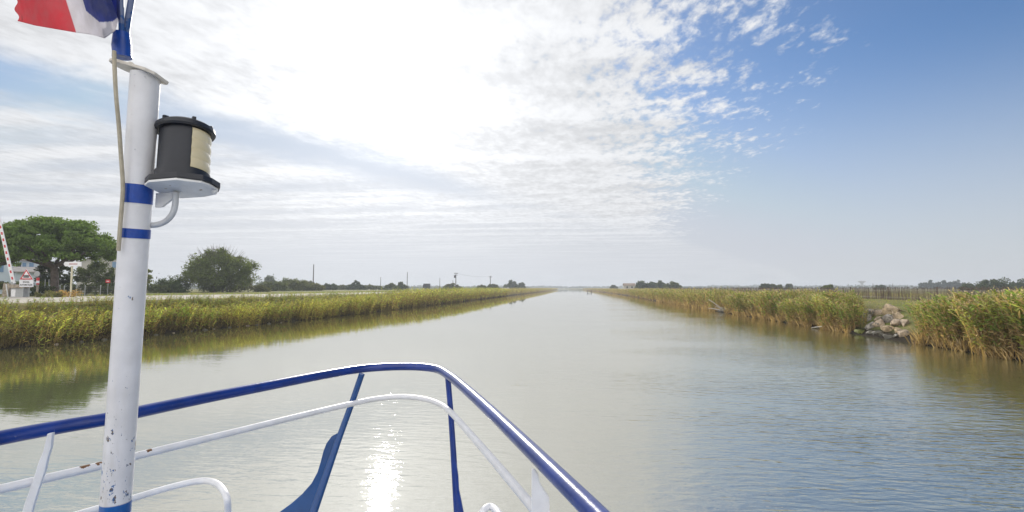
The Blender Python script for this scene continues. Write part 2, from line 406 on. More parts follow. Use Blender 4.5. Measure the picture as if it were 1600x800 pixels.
# ------------------------------------------------------------------ grass tufts on the verges
def blade_template(n=7):
    Q = []; K = []
    for i in range(n):
        a = RS.uniform(0, 6.28); r = RS.uniform(0, .12)
        q = leaf_strip(np.array([r*math.cos(a), r*math.sin(a), 0]), [math.cos(a)*.4, math.sin(a)*.4, 1], RS.uniform(.6, 1), .035, RS.uniform(.1, .5), 2)
        Q += q; K += [1 if RS.rand() < .8 else 3]*len(q)
    return np.array(Q), np.array(K)
GT = [blade_template() for _ in range(8)]
pal_g = dict(green=A(.20, .32, .06), yellow=A(.42, .40, .12), plume=A(.45, .36, .2), dry=A(.42, .33, .16), stem=A(.3, .22, .1))
def grass(name, label, x0f, x1f, y0, y1, dens, hmin, hmax, hue0, seed=0, mask=None):
    area = abs(x1f(y0)-x0f(y0))*(y1-y0); n = int(area*dens); y = RS.uniform(y0, y1, n); t = RS.rand(n)
    x = x0f(y)*(1-t)+x1f(y)*t
    if mask is not None: k = mask(x, y); x, y = x[k], y[k]
    z = zg(x, y) - .02; n = len(x)
    H = RS.uniform(hmin, hmax, n)*(.75+.5*nz(x+y, .9, seed)); H = np.maximum(H, .06)
    hue = np.clip(hue0 + .35*nz(x*1.3+y, .5, seed) + RS.normal(0, .15, n), 0, 1)
    return scatter(name, label, GT, np.stack([x, y, z], 1), H, RS.normal(0, .15, (n, 2)), hue, M_reed, pal_g, 'grass', None)
def fringe(name, label, side, segs, dens, seed, pal):
    P_ = []; H_ = []
    for (a, b_) in segs:
        n = int((b_-a)*1.3*dens); y = RS.uniform(a, b_, n); o = RS.uniform(-.25, 1.1, n); k = o > -.15+.35*nz(y, .9 if side > 0 else .6, seed)-.1; y, o = y[k], o[k]
        x = (xr(y)+o) if side > 0 else -(xl(y)+o); P_.append(np.stack([x, y, np.maximum(zg(x, y), -.05)-.02], 1)); H_.append(RS.uniform(.5, 1.25, len(y)) if side > 0 else RS.uniform(.35, .8, len(y)))
    pos = np.concatenate(P_); H = np.concatenate(H_); n = len(H)
    return scatter(name, label, GT, pos, H, np.stack([RS.normal(-side*.2, .16, n), RS.normal(0, .18, n)], 1), RS.uniform(.2, 1, n), M_reed, pal, 'reeds', None)
pal_f = dict(green=A(.30, .21, .10), yellow=A(.42, .30, .15), plume=A(.4, .3, .2), dry=A(.48, .37, .22), stem=A(.3, .2, .1))
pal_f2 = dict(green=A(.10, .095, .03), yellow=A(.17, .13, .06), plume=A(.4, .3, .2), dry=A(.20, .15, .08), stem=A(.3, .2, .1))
fringe('dry_reed_stems', 'dry brown reed stems at the waterline of the right bank', 1, [(12, 30.6), (36.8, 46.4), (47.8, 55), (56.4, 64.5), (68.5, 120)], 42, 2, pal_f)
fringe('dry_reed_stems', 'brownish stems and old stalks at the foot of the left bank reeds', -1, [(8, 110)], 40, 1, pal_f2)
rn = lambda y: -lerp_t(y, RN); rf = lambda y: -lerp_t(y, RF)
grass('grass', 'green grass strip between the left reeds and the pale road', lambda y: -xl(y)-2.4, lambda y: rn(y)-.1, 8, 100, 16, .18, .4, .25, 1)
grass('grass', 'bright grass verge beyond the pale road below the trees', lambda y: rf(y)-.1, lambda y: rf(y)-14, 25, 210, 2.6, .25, .5, .35, 2)
grass('grass', 'dry grass between the right bank reeds and the paling fence', lambda y: xr(y)+1.9+0*y, lambda y: xr(y)+15+0*y, 14, 110, 9, .12, .28, .6, 3)
grass('grass', 'sparse dry field grass behind the paling fence', lambda y: 34+0*y, lambda y: 60+0*y, 30, 160, 2.5, .3, .7, .8, 4)

# ------------------------------------------------------------------ boulders
M_rock = paint('limestone', (.40, .31, .22), .85, .4, 3, .05, col2=(.17, .15, .12), thr=.56, dscale=7)
M_rock2 = paint('grey_limestone', (.30, .27, .235), .88, .4, 3, .05, col2=(.13, .12, .10), thr=.55, dscale=8)
M_rock3 = paint('warm_limestone', (.47, .36, .23), .85, .35, 3, .05, col2=(.20, .16, .12), thr=.60, dscale=7)
M_wet = paint('wet_stone', (.10, .09, .065), .35, .3, 6, .03)
M_moss = paint('mossy_stone', (.13, .14, .03), .8, .3, 8, .03)
def rock(px, py, r, mat, name='boulder', label=None, sq=(1, .85, .8), seed=0):
    p = ground_hit(px, py); d = (p - Vector((0, 0, CH))).dot(cM @ Vector((0, 0, -1))); rad = r/F*d*1.38
    rnd = random.Random(seed); bm = bmesh.new()
    for i in range(16):
        v = Vector((rnd.gauss(0, 1), rnd.gauss(0, 1), rnd.gauss(0, 1))).normalized()
        bm.verts.new((v.x*rad*sq[0]*rnd.uniform(.85, 1.1), v.y*rad*sq[1]*rnd.uniform(.85, 1.1), v.z*rad*sq[2]*rnd.uniform(.8, 1.1)))
    res = bmesh.ops.convex_hull(bm, input=bm.verts); bmesh.ops.delete(bm, geom=[v for v in bm.verts if not v.link_faces], context='VERTS')
    bmesh.ops.bevel(bm, geom=list(bm.edges), offset=rad*.10, segments=2, affect='EDGES', profile=.6)
    bmesh.ops.triangulate(bm, faces=bm.faces); bmesh.ops.subdivide_edges(bm, edges=bm.edges, cuts=1, use_grid_fill=True)
    for v in bm.verts: v.co *= 1 + .035*math.sin(v.co.x*23+seed)*math.sin(v.co.y*19+v.co.z*17)
    me = bpy.data.meshes.new(name); bm.to_mesh(me); bm.free()
    o = link_mesh(name, me, mat, smooth=True); o.location = p + Vector((.12*rad, 0, rad*.12)); o.rotation_euler = (rnd.uniform(-.3, .3), rnd.uniform(-.3, .3), rnd.uniform(0, 6))
    return tag(o, label, 'boulder', 'boulders in the pile on the right bank')
rocks = [(1328, 506, 9.5, 'pale boulder at the left end of the pile beside the bushy reeds'),
 (1346, 503, 12, 'largest grey white boulder in the left half of the pile'),
 (1360, 512, 7.5, 'tan boulder right of the largest grey white one, above the waterline'),
 (1373, 509, 8.5, 'upright narrow boulder in the middle of the pile'),
 (1387, 516, 10, 'big tan boulder low in the pile, right of the middle'),
 (1372, 492, 9.5, 'wedge shaped boulder near the top, left of the highest one'),
 (1391, 489, 12.5, 'highest and warmest tan boulder crowning the pile'),
 (1388, 503, 9.5, 'grey boulder directly below the highest one'),
 (1402, 509, 9, 'pale boulder under the leaning reeds at the right of the pile'),
 (1356, 492, 8, 'dull boulder at the back above the largest grey white one'),
 (1349, 488, 7, 'small weathered stone at the back of the pile'),
 (1340, 490, 7.5, 'grey stone at the upper left of the pile'),
 (1373, 499, 6.5, 'flat slab wedged below the wedge shaped boulder'),
 (1332, 496, 7.5, 'dusty stone half under the bushy reeds'),
 (1404, 518, 7, 'small tan stone at the lower right near the water'),
 (1412, 524, 8, 'rounded stone under the reeds at the far right of the pile'),
 (1402, 498, 8, 'tan stone at the upper right, beside the green reeds'),
 (1413, 508, 8, 'half hidden stone behind the reed stems on the right')]
for i, (a, b_, r, lb) in enumerate(rocks):
    rock(a, b_, r, M_rock2 if ('grey' in lb or 'dull' in lb or 'dusty' in lb or 'weathered' in lb) else (M_rock3 if ('warm' in lb or 'tan' in lb) else M_rock), 'boulder', lb, (1.1, .8, .55) if 'slab' in lb else (1, .9, .85), i+3)
rock(1344, 519, 8.5, M_moss, 'boulder', 'flat mossy stone lying in the water left of the pile', (1.3, .9, .4), 60)
for i, (a, b_, r, lb) in enumerate([(1360, 521, 6, 'dark wet stone at the waterline by the mossy one'), (1374, 522, 7, 'dark wet stone at the waterline under the middle'),
        (1391, 527, 8, 'dark wet slab at the waterline under the big tan boulder'), (1402, 526, 6, 'small dark wet stone near the right end of the waterline'), (1380, 525, 5, 'smallest dark wet stone between two wet slabs')]):
    rock(a, b_, r, M_wet, 'boulder', lb, (1.2, .9, .5), 70+i)
# stones along the foot of the left bank
for i in range(16):
    y = 24.5 + i*1.15 + RS.uniform(-.4, .4); x = -float(xl(y))+.42+RS.uniform(-.15, .15); rad = RS.uniform(.05, .12)
    rnd = random.Random(i+200); bm = bmesh.new(); bmesh.ops.create_icosphere(bm, subdivisions=2, radius=rad)
    for v in bm.verts: v.co = Vector((v.co.x*1.4, v.co.y*1.1, v.co.z*.6))*(1+.25*math.sin(v.co.x*40+i)*math.cos(v.co.y*31))
    me = bpy.data.meshes.new('stone'); bm.to_mesh(me); bm.free()
    o = link_mesh('stone', me, M_wet if i % 3 else M_rock, smooth=True); o.location = (x, y, .02)
    tag(o, 'small stone in the row at the muddy foot of the left bank reeds', 'stone', 'small stones at the foot of the left bank')

# driftwood on the right bank
M_drift = paint('bleached_wood', (.50, .46, .40), .85, .2, 9, .01)
t = empty('driftwood', PZ(1128, 486, .1), label='bleached driftwood branches sticking out of the reeds over the water', cat='driftwood')
b0 = PZ(1133, 486, .15); dirs = [(-1.3, -.3, .9), (-1.5, .2, .25), (-1.0, -.5, .45), (-.8, -.8, .1)]
for i, d in enumerate(dirs):
    v = Vector(d); L = 1.3 if i else 1.6
    pts = [b0+Vector((.9, 0, .1))-v*.2, b0 + v*.3*L, b0 + v*.7*L+Vector((0, .05, .06)), b0+v*L]
    MB().tube(pts, [.09, .08, .055, .03], 7).build('branch', M_drift, t, True)
t = empty('stick', PZ(1275, 512, .05), label='thin pale stick floating at the foot of the bushy reed clump', cat='stick')
MB().tube([PZ(1268, 512, .04), PZ(1275, 511, .12), PZ(1284, 510, .3)], [.02, .03, .02], 6).build('twig', M_drift, t, True)

# ------------------------------------------------------------------ paling fence on the right
M_pale = paint('weathered_chestnut', (.12, .085, .065), .85, .35, 1.5)
M_post = paint('dark_post', (.10, .08, .065), .85, .2, 3)
M_wire = paint('galvanised_wire', (.30, .30, .30), .5, .1, 3, metal=.6)
fx = lambda y: 32.0 + .35*math.sin(y*.05) + max(0, y-60)*.01
fr = empty('paling_fence', (32, 60, 1.85), label='weathered chestnut paling fence along the right bank behind the boulders', cat='fence')
mb = MB(); y = 14.0
while y < 190:
    x = fx(y); z = float(zg(x, y)); h = random.uniform(1.14, 1.32); w = random.uniform(.04, .065); tx = random.uniform(-.05, .05)
    Mx = Matrix.Rotation(random.uniform(-.5, .5), 3, 'Z') @ Matrix.Rotation(tx, 3, 'X')
    mb.box((x, y, z+h/2), (.02, w, h), Mx, taper=.75); y += random.uniform(.085, .125) * (1 if y < 110 else 1.6)
mb.build('palings', M_pale, fr)
for y in range(15, 190, 7):
    x = fx(y)+.05; z = float(zg(x, y)); MB().tube([(x, y, z-.1), (x+.02, y, z+1.3)], [.065, .055], 8).build('fence_post', M_post, fr)
for hz in (.25, .95):
    MB().tube([(fx(y)-.02, y, float(zg(fx(y), y))+hz) for y in range(14, 190, 4)], .006, 5).build('wire', M_wire, fr)

# ------------------------------------------------------------------ trees
def leaves(centers, radii, n_per, size, up=.0, flat=1.0, rs=RS):
    """leaf quads spread over clumps; returns (n,4,3)"""
    c = np.repeat(centers, n_per, 0); r = np.repeat(radii, n_per, 0); n = len(c)
    d = rs.normal(size=(n, 3)); d /= np.linalg.norm(d, axis=1)[:, None]
    p = c + d*(rs.rand(n, 1)**.45)*r*np.array([1, 1, flat])
    a = rs.normal(size=(n, 3)); a /= np.linalg.norm(a, axis=1)[:, None]
    b_ = np.cross(a, rs.normal(size=(n, 3))); b_ /= np.linalg.norm(b_, axis=1)[:, None]
    s = size*rs.uniform(.6, 1.3, (n, 1))
    return np.stack([p-a*s, p-b_*s*.45, p+a*s, p+b_*s*.45], 1)
M_bark = paint('pine_bark', (.11, .085, .07), .95, .3, 3, .05)
M_bark2 = paint('grey_bark', (.12, .10, .08), .95, .3, 3, .04)
MATS = {}
def fol(col, trans=.5):
    k = (col, trans)
    if k not in MATS: MATS[k] = leafmat('foliage_%d' % len(MATS), col, trans)
    return MATS[k]
def shell_clumps(rx, ry, rz, n, cr, dome=False, seed=0, inner=.5):
    rs = np.random.RandomState(seed); d = rs.normal(size=(n, 3)); d /= np.linalg.norm(d, axis=1)[:, None]
    if dome: d[:, 2] = np.abs(d[:, 2])
    rr = rs.uniform(inner, 1, (n, 1))**.6
    lob = 1 + .13*np.sin(d[:, :1]*5+seed)*np.cos(d[:, 1:2]*4+seed*2) + .08*np.sin(d[:, 2:]*9+seed)
    return d*rr*lob*np.array([rx, ry, rz]), cr*rs.uniform(.6, 1.25, (n, 1))
def tree(name, label, cat, px, depth, x0, x1, y0, y1, col, trunk_top=None, base_z=2.05, nclump=60, nleaf=40, leafpx=1.6, dome=False, group=None,
         trunk_px=0, nlimb=5, seed=1, twigs=0, trunks=1, mat=None, bark=None, flat=.8, hidden_trunk=False):
    """crown fills the pixel box x0..x1, y0..y1 at the given depth; trunk stands at px"""
    y1 = max(y1, 450.5+720/depth) if depth > 140 else y1
    c = P((x0+x1)/2, (y0+y1)/2, depth); w = (x1-x0)/F*depth/2; h = (y1-y0)/F*depth/2
    base = PX(px, depth, base_z)
    if dome: h = h*2; c = Vector((c.x, c.y, base_z + h*.03)); h = (P(0, y0, depth).z-base_z)*.95
    root = empty(name, base, label=label, cat=cat, group=group)
    d, cr = shell_clumps(w*.9, w*.85, h*.9, nclump, max(w, h)*.22, dome, seed)
    cr = np.minimum(cr, h*.3 if dome else h*.5)
    rs = np.random.RandomState(seed+50)
    V = leaves(np.array(c)[None]+d, cr, nleaf, leafpx/512*depth*.62, flat=flat, rs=rs)
    quads_obj('crown', V, None, mat or fol(col), root)
    tw = max(.12, (trunk_px or (x1-x0)*.05)/F*depth/2); mb = MB(); rnd = random.Random(seed)
    tz = trunk_top if trunk_top else c.z - h*.25
    for k in range(trunks):
        off = Vector((rnd.uniform(-.5, .5)*w*.5, rnd.uniform(-.3, .3)*w, 0)) if trunks > 1 else Vector((0, 0, 0))
        b1 = base + off; top = Vector((c.x*.6+b1.x*.4, c.y*.6+b1.y*.4, tz)) + off*.8
        mid = b1.lerp(top, .5) + Vector((rnd.uniform(-.1, .1)*w*.3, 0, 0))
        mb.tube([b1-Vector((0, 0, .3)), b1+Vector((0, 0, .2)), mid, top], [tw*1.35, tw*1.05, tw*.85, tw*.6], 9)
        for i in range(nlimb):
            a = rnd.uniform(0, 6.28); e = Vector((math.cos(a)*w*.7, math.sin(a)*w*.7, rnd.uniform(.0, .6)*h))
            s = mid.lerp(top, rnd.uniform(.3, 1)); q = top + e
            mb.tube([s, s.lerp(q, .5)+Vector((0, 0, -.05*h)), q], [tw*.45, tw*.3, tw*.1], 6)
    mb.build('trunk', bark or M_bark2, root, True)
    if twigs:
        mb = MB()
        for i in range(twigs):
            a = rnd.uniform(0, 6.28); e = rnd.random()**.5; el = rnd.uniform(.25, 1.45)
            dd = Vector((math.cos(a)*math.cos(el), math.sin(a)*math.cos(el), math.sin(el)))
            s = c + Vector((dd.x*w*.75, dd.y*w*.75, dd.z*h*.75)); q = c + Vector((dd.x*w*1.08, dd.y*w*1.08, dd.z*h*(1.1+.28*rnd.random())))
            mb.tube([s, q], [.035, .015], 3, False)
        mb.build('twigs', bark or M_bark2, root)
    return root

# umbrella pine: dome of many needle pads on radiating limbs
G_P = (.155, .24, .055)
def pine(label, px, depth, x0, x1, ytop, ybot, seed, n=430, nl=110, trunk=11):
    c = P((x0+x1)/2, ybot, depth); w = (x1-x0)/F*depth/2; hh = (ybot-ytop)/F*depth
    base = PX(px, depth, 2.05); root = empty('umbrella_pine', base, label=label, cat='pine tree')
    rs = np.random.RandomState(seed); r = np.sqrt(rs.rand(n)); a = rs.uniform(0, 6.283, n)
    lob = 1+.07*np.sin(a*5+seed)+.05*np.sin(a*11)
    X = r*np.cos(a)*w*lob; Y = r*np.sin(a)*w*.95*lob
    topz = hh*.55*(1-r**2.6)**.7 + hh*.30; botz = hh*(.06-.16*(1-r))
    t = rs.rand(n)**.55; Z = botz*(1-t)+topz*t + hh*.07*np.sin(X*1.3+seed)*np.cos(Y*1.1)
    cr = rs.uniform(.5, .9, (n, 1))*w/6.5
    V = leaves(np.array(c)[None]+np.stack([X, Y, Z], 1), cr*1.1, int(nl*1.15), .17, flat=.55, rs=rs)
    quads_obj('crown', V, None, fol(G_P, .4), root)
    mb = MB(); top = Vector((c.x, c.y, c.z+hh*.15)); tw = trunk/F*depth/2; k = base.lerp(top, .74); rnd = random.Random(seed)
    mb.tube([base-Vector((0, 0, .3)), base+Vector((0, 0, .3)), base.lerp(top, .42)+Vector((.1, 0, 0)), k], [tw*1.25, tw, tw*.9, tw*.8], 12)
    for i in range(8):
        aa = i*2.4+rnd.random(); rr = w*rnd.uniform(.45, .85)
        q = Vector((c.x+math.cos(aa)*rr, c.y+math.sin(aa)*rr, c.z+hh*rnd.uniform(.15, .4)))
        m_ = k.lerp(q, .45); m_.z = k.z + (q.z-k.z)*.3
        mb.tube([k-Vector((0, 0, .25*rnd.random())), m_, k.lerp(q, .75)+Vector((0, 0, .1)), q], [tw*.5, tw*.36, tw*.25, tw*.1], 7)
    mb.build('trunk', M_bark, root, True); return root
pine('tall umbrella pine with a wide flat dark crown behind the crossing sign', 85, 60, 2, 166, 333, 410, 3)
pine('second umbrella pine cut off by the left edge of the photo', -28, 62, -110, 48, 337, 412, 8, 300, 90, 10)
# big spreading tree
G_B = (.13, .17, .045)
tree('spreading_tree', 'wide spreading tree with several trunks and bare twigs on top beyond the road', 'tree', 340, 110, 290, 393, 391, 457, G_B, nclump=180, nleaf=150,
     leafpx=1.7, seed=5, twigs=150, trunks=5, trunk_px=3.2, nlimb=7)
# trees and bushes around the houses
tree('tree', 'bushy olive green tree right of the arrow sign', 'tree', 150, 75, 124, 178, 409, 452, (.09, .12, .045), nclump=70, nleaf=80, seed=11)
tree('tree', 'slender dark tree close behind the pine trunk', 'tree', 72, 66, 60, 84, 398, 452, (.06, .09, .03), nclump=50, nleaf=60, seed=12)
tree('tree', 'small dark tree between the pine trunk and the arrow sign', 'tree', 98, 68, 90, 112, 408, 450, (.07, .10, .035), nclump=40, nleaf=60, seed=13)
tree('tree', 'light yellow green young tree just right of the mast', 'tree', 229, 95, 214, 237, 414, 455, (.17, .20, .05), nclump=40, nleaf=50, seed=14)
tree('shrub', 'dark bush beside the small red sign', 'shrub', 190, 78, 165, 214, 424, 458, (.06, .09, .035), nclump=50, nleaf=70, seed=15)
def hedge(label, a, b_, y0, y1, depth, col, seed, thick=1.4, name='hedge'):
    p0 = P(a, (y0+y1)/2, depth); p1 = P(b_, (y0+y1)/2, depth); h = (y1-y0)/F*depth/2; L = (p1-p0).length
    root = empty(name, PX((a+b_)/2, depth, 2.05), label=label, cat=name.replace('_', ' '))
    n = max(8, int(L*9)); rs = np.random.RandomState(seed); t = rs.rand(n)
    C = np.array(p0)[None]*(1-t[:, None])+np.array(p1)[None]*t[:, None]
    C[:, 1] += rs.uniform(-thick/2, thick/2, n); C[:, 2] += rs.uniform(-1, .8, n)*h + h*.15*np.sin(t*L*1.1+seed)
    V = leaves(C, rs.uniform(.25, .55, (n, 1))*max(.8, h), 70, 1.4/512*depth*.62, rs=rs); quads_obj('foliage', V, None, fol(col), root)
    for i in range(int(L)+2):
        q = p0.lerp(p1, (i+.5)/(int(L)+2)); q.z = 2.0; MB().tube([q, q+Vector((.05, 0, h))], [.04, .02], 5).build('stem', M_bark2, root)
    return root
hedge('clipped grey green hedge right of the mast', 222, 262, 443, 458, 92, (.11, .14, .06), 21)
hedge('low dark hedge behind the wire fence by the arrow sign', 92, 184, 443, 459, 64, (.075, .10, .04), 22)
hedge('light green hedge in front of the pale blue house', -40, 70, 441, 452, 63, (.14, .18, .05), 23)
hedge('dark hedge at the foot of the crossing sign', 42, 76, 450, 461, 58, (.045, .065, .025), 24, 1.0)
for i, (lab, px, d, x0, x1, y0, y1, col) in enumerate([
  ('dark bush left of the spreading tree', 262, 105, 246, 292, 431, 457, (.055, .085, .03)),
  ('small round bush at the left foot of the spreading tree', 276, 98, 263, 288, 445, 457, (.06, .09, .035)),
  ('round grey green bush at the right foot of the spreading tree', 388, 120, 362, 414, 440, 456, (.12, .13, .06)),
  ('olive scrub clump next to the round grey green bush', 430, 150, 411, 450, 440, 455, (.10, .125, .05)),
  ('scrub with taller wispy stems left of the near wooden pole', 460, 165, 440, 482, 436, 454, (.11, .13, .05)),
  ('yellowish scrub at the foot of the near wooden pole', 492, 170, 475, 504, 443, 454, (.15, .16, .06)),
  ('blue grey tree behind the scrub', 420, 260, 411, 432, 434, 452, (.07, .10, .045)),
  ('wispy olive scrub between the blue grey tree and the near wooden pole', 445, 185, 436, 468, 437, 455, (.12, .15, .07)),
  ('low thicket in the gap right of the clipped hedge', 270, 120, 254, 282, 440, 457, (.10, .13, .05)),
  ('feathery grey scrub just left of the near wooden pole', 475, 190, 464, 488, 438, 455, (.13, .15, .08)),
  ('pale scrub between two dome shaped trees', 533, 260, 523, 548, 446, 452, (.11, .13, .06)),
  ('scrub under the first thin pole', 580, 260, 566, 596, 446, 452, (.11, .13, .06)),
  ('round bush right of the first thin pole', 612, 250, 602, 622, 445, 452, (.10, .13, .05)),
  ('taller bush left of the plain tall pole', 626, 260, 620, 633, 443, 452, (.09, .12, .05)),
  ('long low scrub under the transformer pole', 705, 280, 692, 718, 445, 452, (.10, .12, .05)),
  ('low scrub between the two poles joined by a wire', 753, 300, 747, 760, 447, 452, (.10, .12, .05)),
  ('bush at the foot of the last pole with insulators', 770, 320, 764, 776, 443, 451, (.08, .10, .045))]):
    tree('shrub', lab, 'shrub', px, d, x0-5, x1+5, y0-1, y1, col, nclump=60, nleaf=50, seed=30+i, group='bushes beyond the road', flat=.9, dome=True)
for i, (lab, px, d, x0, x1, y0, y1, col) in enumerate([
  ('dome shaped dark tree right of the near wooden pole', 515, 230, 504, 527, 441, 452, (.05, .085, .035)),
  ('broad flat topped tree left of the first thin pole', 554, 250, 541, 569, 440, 450, (.05, .085, .035)),
  ('taller round tree past the last pole on the left bank', 799, 380, 789, 809, 438, 451, (.07, .10, .045)),
  ('small tree beside the taller round one past the last pole', 815, 390, 810, 820, 442, 451, (.08, .11, .05)),
  ('left one of the twin domed trees on the right bank', 1001, 300, 992, 1011, 439, 452, (.06, .095, .04)),
  ('broad domed tree of the twin on the right bank', 1016, 300, 1008, 1026, 439, 452, (.06, .095, .04)),
  ('narrow grey green tree right of the twin domed trees', 1033, 290, 1026, 1039, 439, 452, (.08, .11, .05)),
  ('olive round tree at the right end of the group on the right bank', 1049, 280, 1039, 1062, 439, 453, (.10, .12, .045)),
  ('small dark tree just left of the canal bend on the right bank', 958, 420, 954, 964, 446, 451, (.06, .09, .04)),
  ('dark small tree peeping over the reeds near the driftwood', 1195, 240, 1188, 1202, 442, 451, (.06, .09, .04)),
  ('olive tree peeping over the reeds above the tan clump', 1209, 240, 1202, 1222, 443, 451, (.09, .11, .045)),
  ('tiny tree alone above the bushy reeds', 1232, 300, 1229, 1236, 442, 451, (.08, .10, .05)),
  ('large round dark tree near the right edge behind the reeds', 1552, 170, 1529, 1576, 432, 452, (.065, .09, .04)),
  ('low dark tree behind the reeds right of the pine row', 1516, 180, 1500, 1530, 442, 452, (.07, .10, .04)),
  ('dark tree cut by the right edge of the photo', 1596, 190, 1572, 1625, 438, 452, (.05, .08, .03)),
  ('small bushy tree sticking up behind the fence start', 1293, 150, 1284, 1304, 445, 454, (.11, .14, .05)),
  ('grey bush seen over the fence near the water tower', 1375, 280, 1369, 1383, 446, 452, (.06, .09, .045))]):
    tree('tree', lab, 'tree', px, d, x0-1, x1+1, y0, y1, col, nclump=50, nleaf=60, seed=60+i, group='far trees', flat=.9, dome=True)
for i in range(11):        # row of pines on the right
    x = 1438+i*6.4; tree('pine_tree', 'dark pine in the close row on the horizon above the right bank reeds', 'pine tree', x+2.5, 420, x-1.5, x+7.5, 438.5+1.0*math.sin(i*2.1), 449, (.035, .065, .035), nclump=16, nleaf=40, seed=90+i, dome=True, group='row of pines on the right horizon')
# far woods
def woods(name, label, pts, h0, h1, seed, depthleaf, base=2.0):
    rs = np.random.RandomState(seed); C = []; Rr = []
    for i in range(len(pts)-1):
        a, b_ = Vector(pts[i]), Vector(pts[i+1]); L = (b_-a).length; n = int(L/2.5)
        for k in range(n):
            t = (k+rs.rand())/n; q = a.lerp(b_, t); hh = h0+(h1-h0)*(.5+.5*nz(q.x*.01+q.y*.013, 1.7, seed+i)*1.0)*rs.uniform(.6, 1.1)
            for j in range(3): C.append((q.x+rs.uniform(-6, 6), q.y+rs.uniform(-12, 12), base+hh*rs.uniform(.15, .8))); Rr.append(hh*.45)
    V = leaves(np.array(C), np.array(Rr)[:, None], 16, depthleaf, rs=rs)
    tag(quads_obj(name, V, None, fol((.06, .09, .045), .3)), label, 'woodland', None, 'stuff')
woods('distant_woods', 'blue hazy line of woods beyond the left bank', [(-900, 700, 0), (-700, 1100, 0), (-300, 1500, 0), (-100, 1700, 0)], 4, 10, 1, 2.0)
woods('distant_woods', 'blue hazy line of woods where the canal disappears', [(-120, 1480, 0), (0, 1500, 0), (200, 1480, 0)], 4, 8, 2, 2.0)
woods('distant_woods', 'blue hazy line of woods along the right horizon', [(150, 1650, 0), (500, 1500, 0), (900, 1300, 0), (1300, 1000, 0)], 5, 11, 3, 2.0)
woods('distant_woods', 'low scrubby treeline on the right horizon behind the paling fence', [(140, 820, 0), (400, 700, 0), (800, 500, 0), (1000, 300, 0)], 2.2, 4.6, 7, 1.1)
woods('distant_woods', 'low scrubby treeline on the left horizon behind the utility poles', [(-800, 250, 0), (-560, 450, 0), (-330, 700, 0), (-90, 1050, 0)], 2.5, 5.0, 8, 1.1)
woods('distant_woods', 'blue trees behind the hedge left of the spreading tree', [PX(226, 330, 0), PX(300, 330, 0), PX(420, 360, 0)], 7, 11, 4, .7)

# ------------------------------------------------------------------ poles and wires
M_pole = paint('pole_wood', (.07, .055, .045), .9, .2, 2); M_iron = paint('dark_iron', (.05, .05, .055), .6, .2, 3)
M_conc = paint('concrete', (.30, .29, .27), .85, .15, 3)
def upole(px, ytop, depth, label, head=0, r=.14, group='poles beyond the left bank'):
    top = P(px, ytop, depth); base = PX(px, depth, 2.0); root = empty('utility_pole', base, label=label, cat='pole', group=group)
    top.x, top.y = base.x+.1, base.y
    MB().tube([base, top], [r*1.25, r*.85], 8).build('shaft', M_pole, root, True)
    if head:
        mb = MB()
        for k in range(2): mb.box(top-Vector((0, 0, .4+k*.9)), (2.2-.5*k, .18, .18))
        mb.build('crossarm', M_iron, root)
        for k in (-1, 0, 1):
            MB().disc_stack(top+Vector((k*.9, 0, -.32)), (0, 0, 1), [(0, .07), (.1, .12), (.2, .07), (.3, .1), (.36, .03)], 8).build('insulator', M_conc, root)
        if head > 1: MB().box(top-Vector((.5, .2, 2.1)), (.9, .8, 1.3)).build('transformer', M_iron, root, bevel=.05)
    return top
tA = upole(489, 413, 175, 'nearest bare wooden pole, tallest of all, rising from the yellowish scrub', r=.16)
upole(594.5, 433, 380, 'short thin pole left of the plain tall pole', r=.2)
tB = upole(636, 425, 260, 'plain tall pole above the bushes, between two shorter ones', r=.16)
upole(687, 434, 400, 'short thin pole right of the dark lorry', r=.2)
t1 = upole(712, 426, 270, 'pole with a transformer and crossarm, left of the wire', 2, r=.2)
t2 = upole(766, 431, 340, 'pole with insulators near the last trees, right of the wire', 1, r=.22)
upole(707.5, 438, 500, 'tiny distant pole just left of the transformer pole', r=.22)
upole(1364, 443, 420, 'tiny post on the horizon right of the water tower', r=.2, group='posts on the right horizon')
upole(1395, 443, 420, 'tiny post on the horizon above the boulder pile', r=.2, group='posts on the right horizon')
wr = empty('overhead_wire', t1, label='sagging wire strung between the transformer pole and the last pole', cat='wire')
pts = [t1.lerp(t2, i/16) + Vector((0, 0, -.4-9*(i/16)*(1-i/16)*.35)) for i in range(17)]
MB().tube(pts, .035, 5).build('cable', M_iron, wr)

# water tower
root = empty('water_tower', PX(1347, 1200, 2), label='mushroom shaped grey water tower on the right horizon', cat='water tower')
bp_ = PX(1347, 1200, 2); MB().disc_stack(bp_, (0, 0, 1), [(0, 3.2), (11, 2.6)], 20).build('shaft', M_conc, root, True)
MB().disc_stack(bp_+Vector((0, 0, 11)), (0, 0, 1), [(0, 2.7), (2.5, 4.2), (4.5, 7.6), (6.2, 8.0), (6.3, 7.2), (6.8, 1)], 24).build('tank', M_conc, root, True)

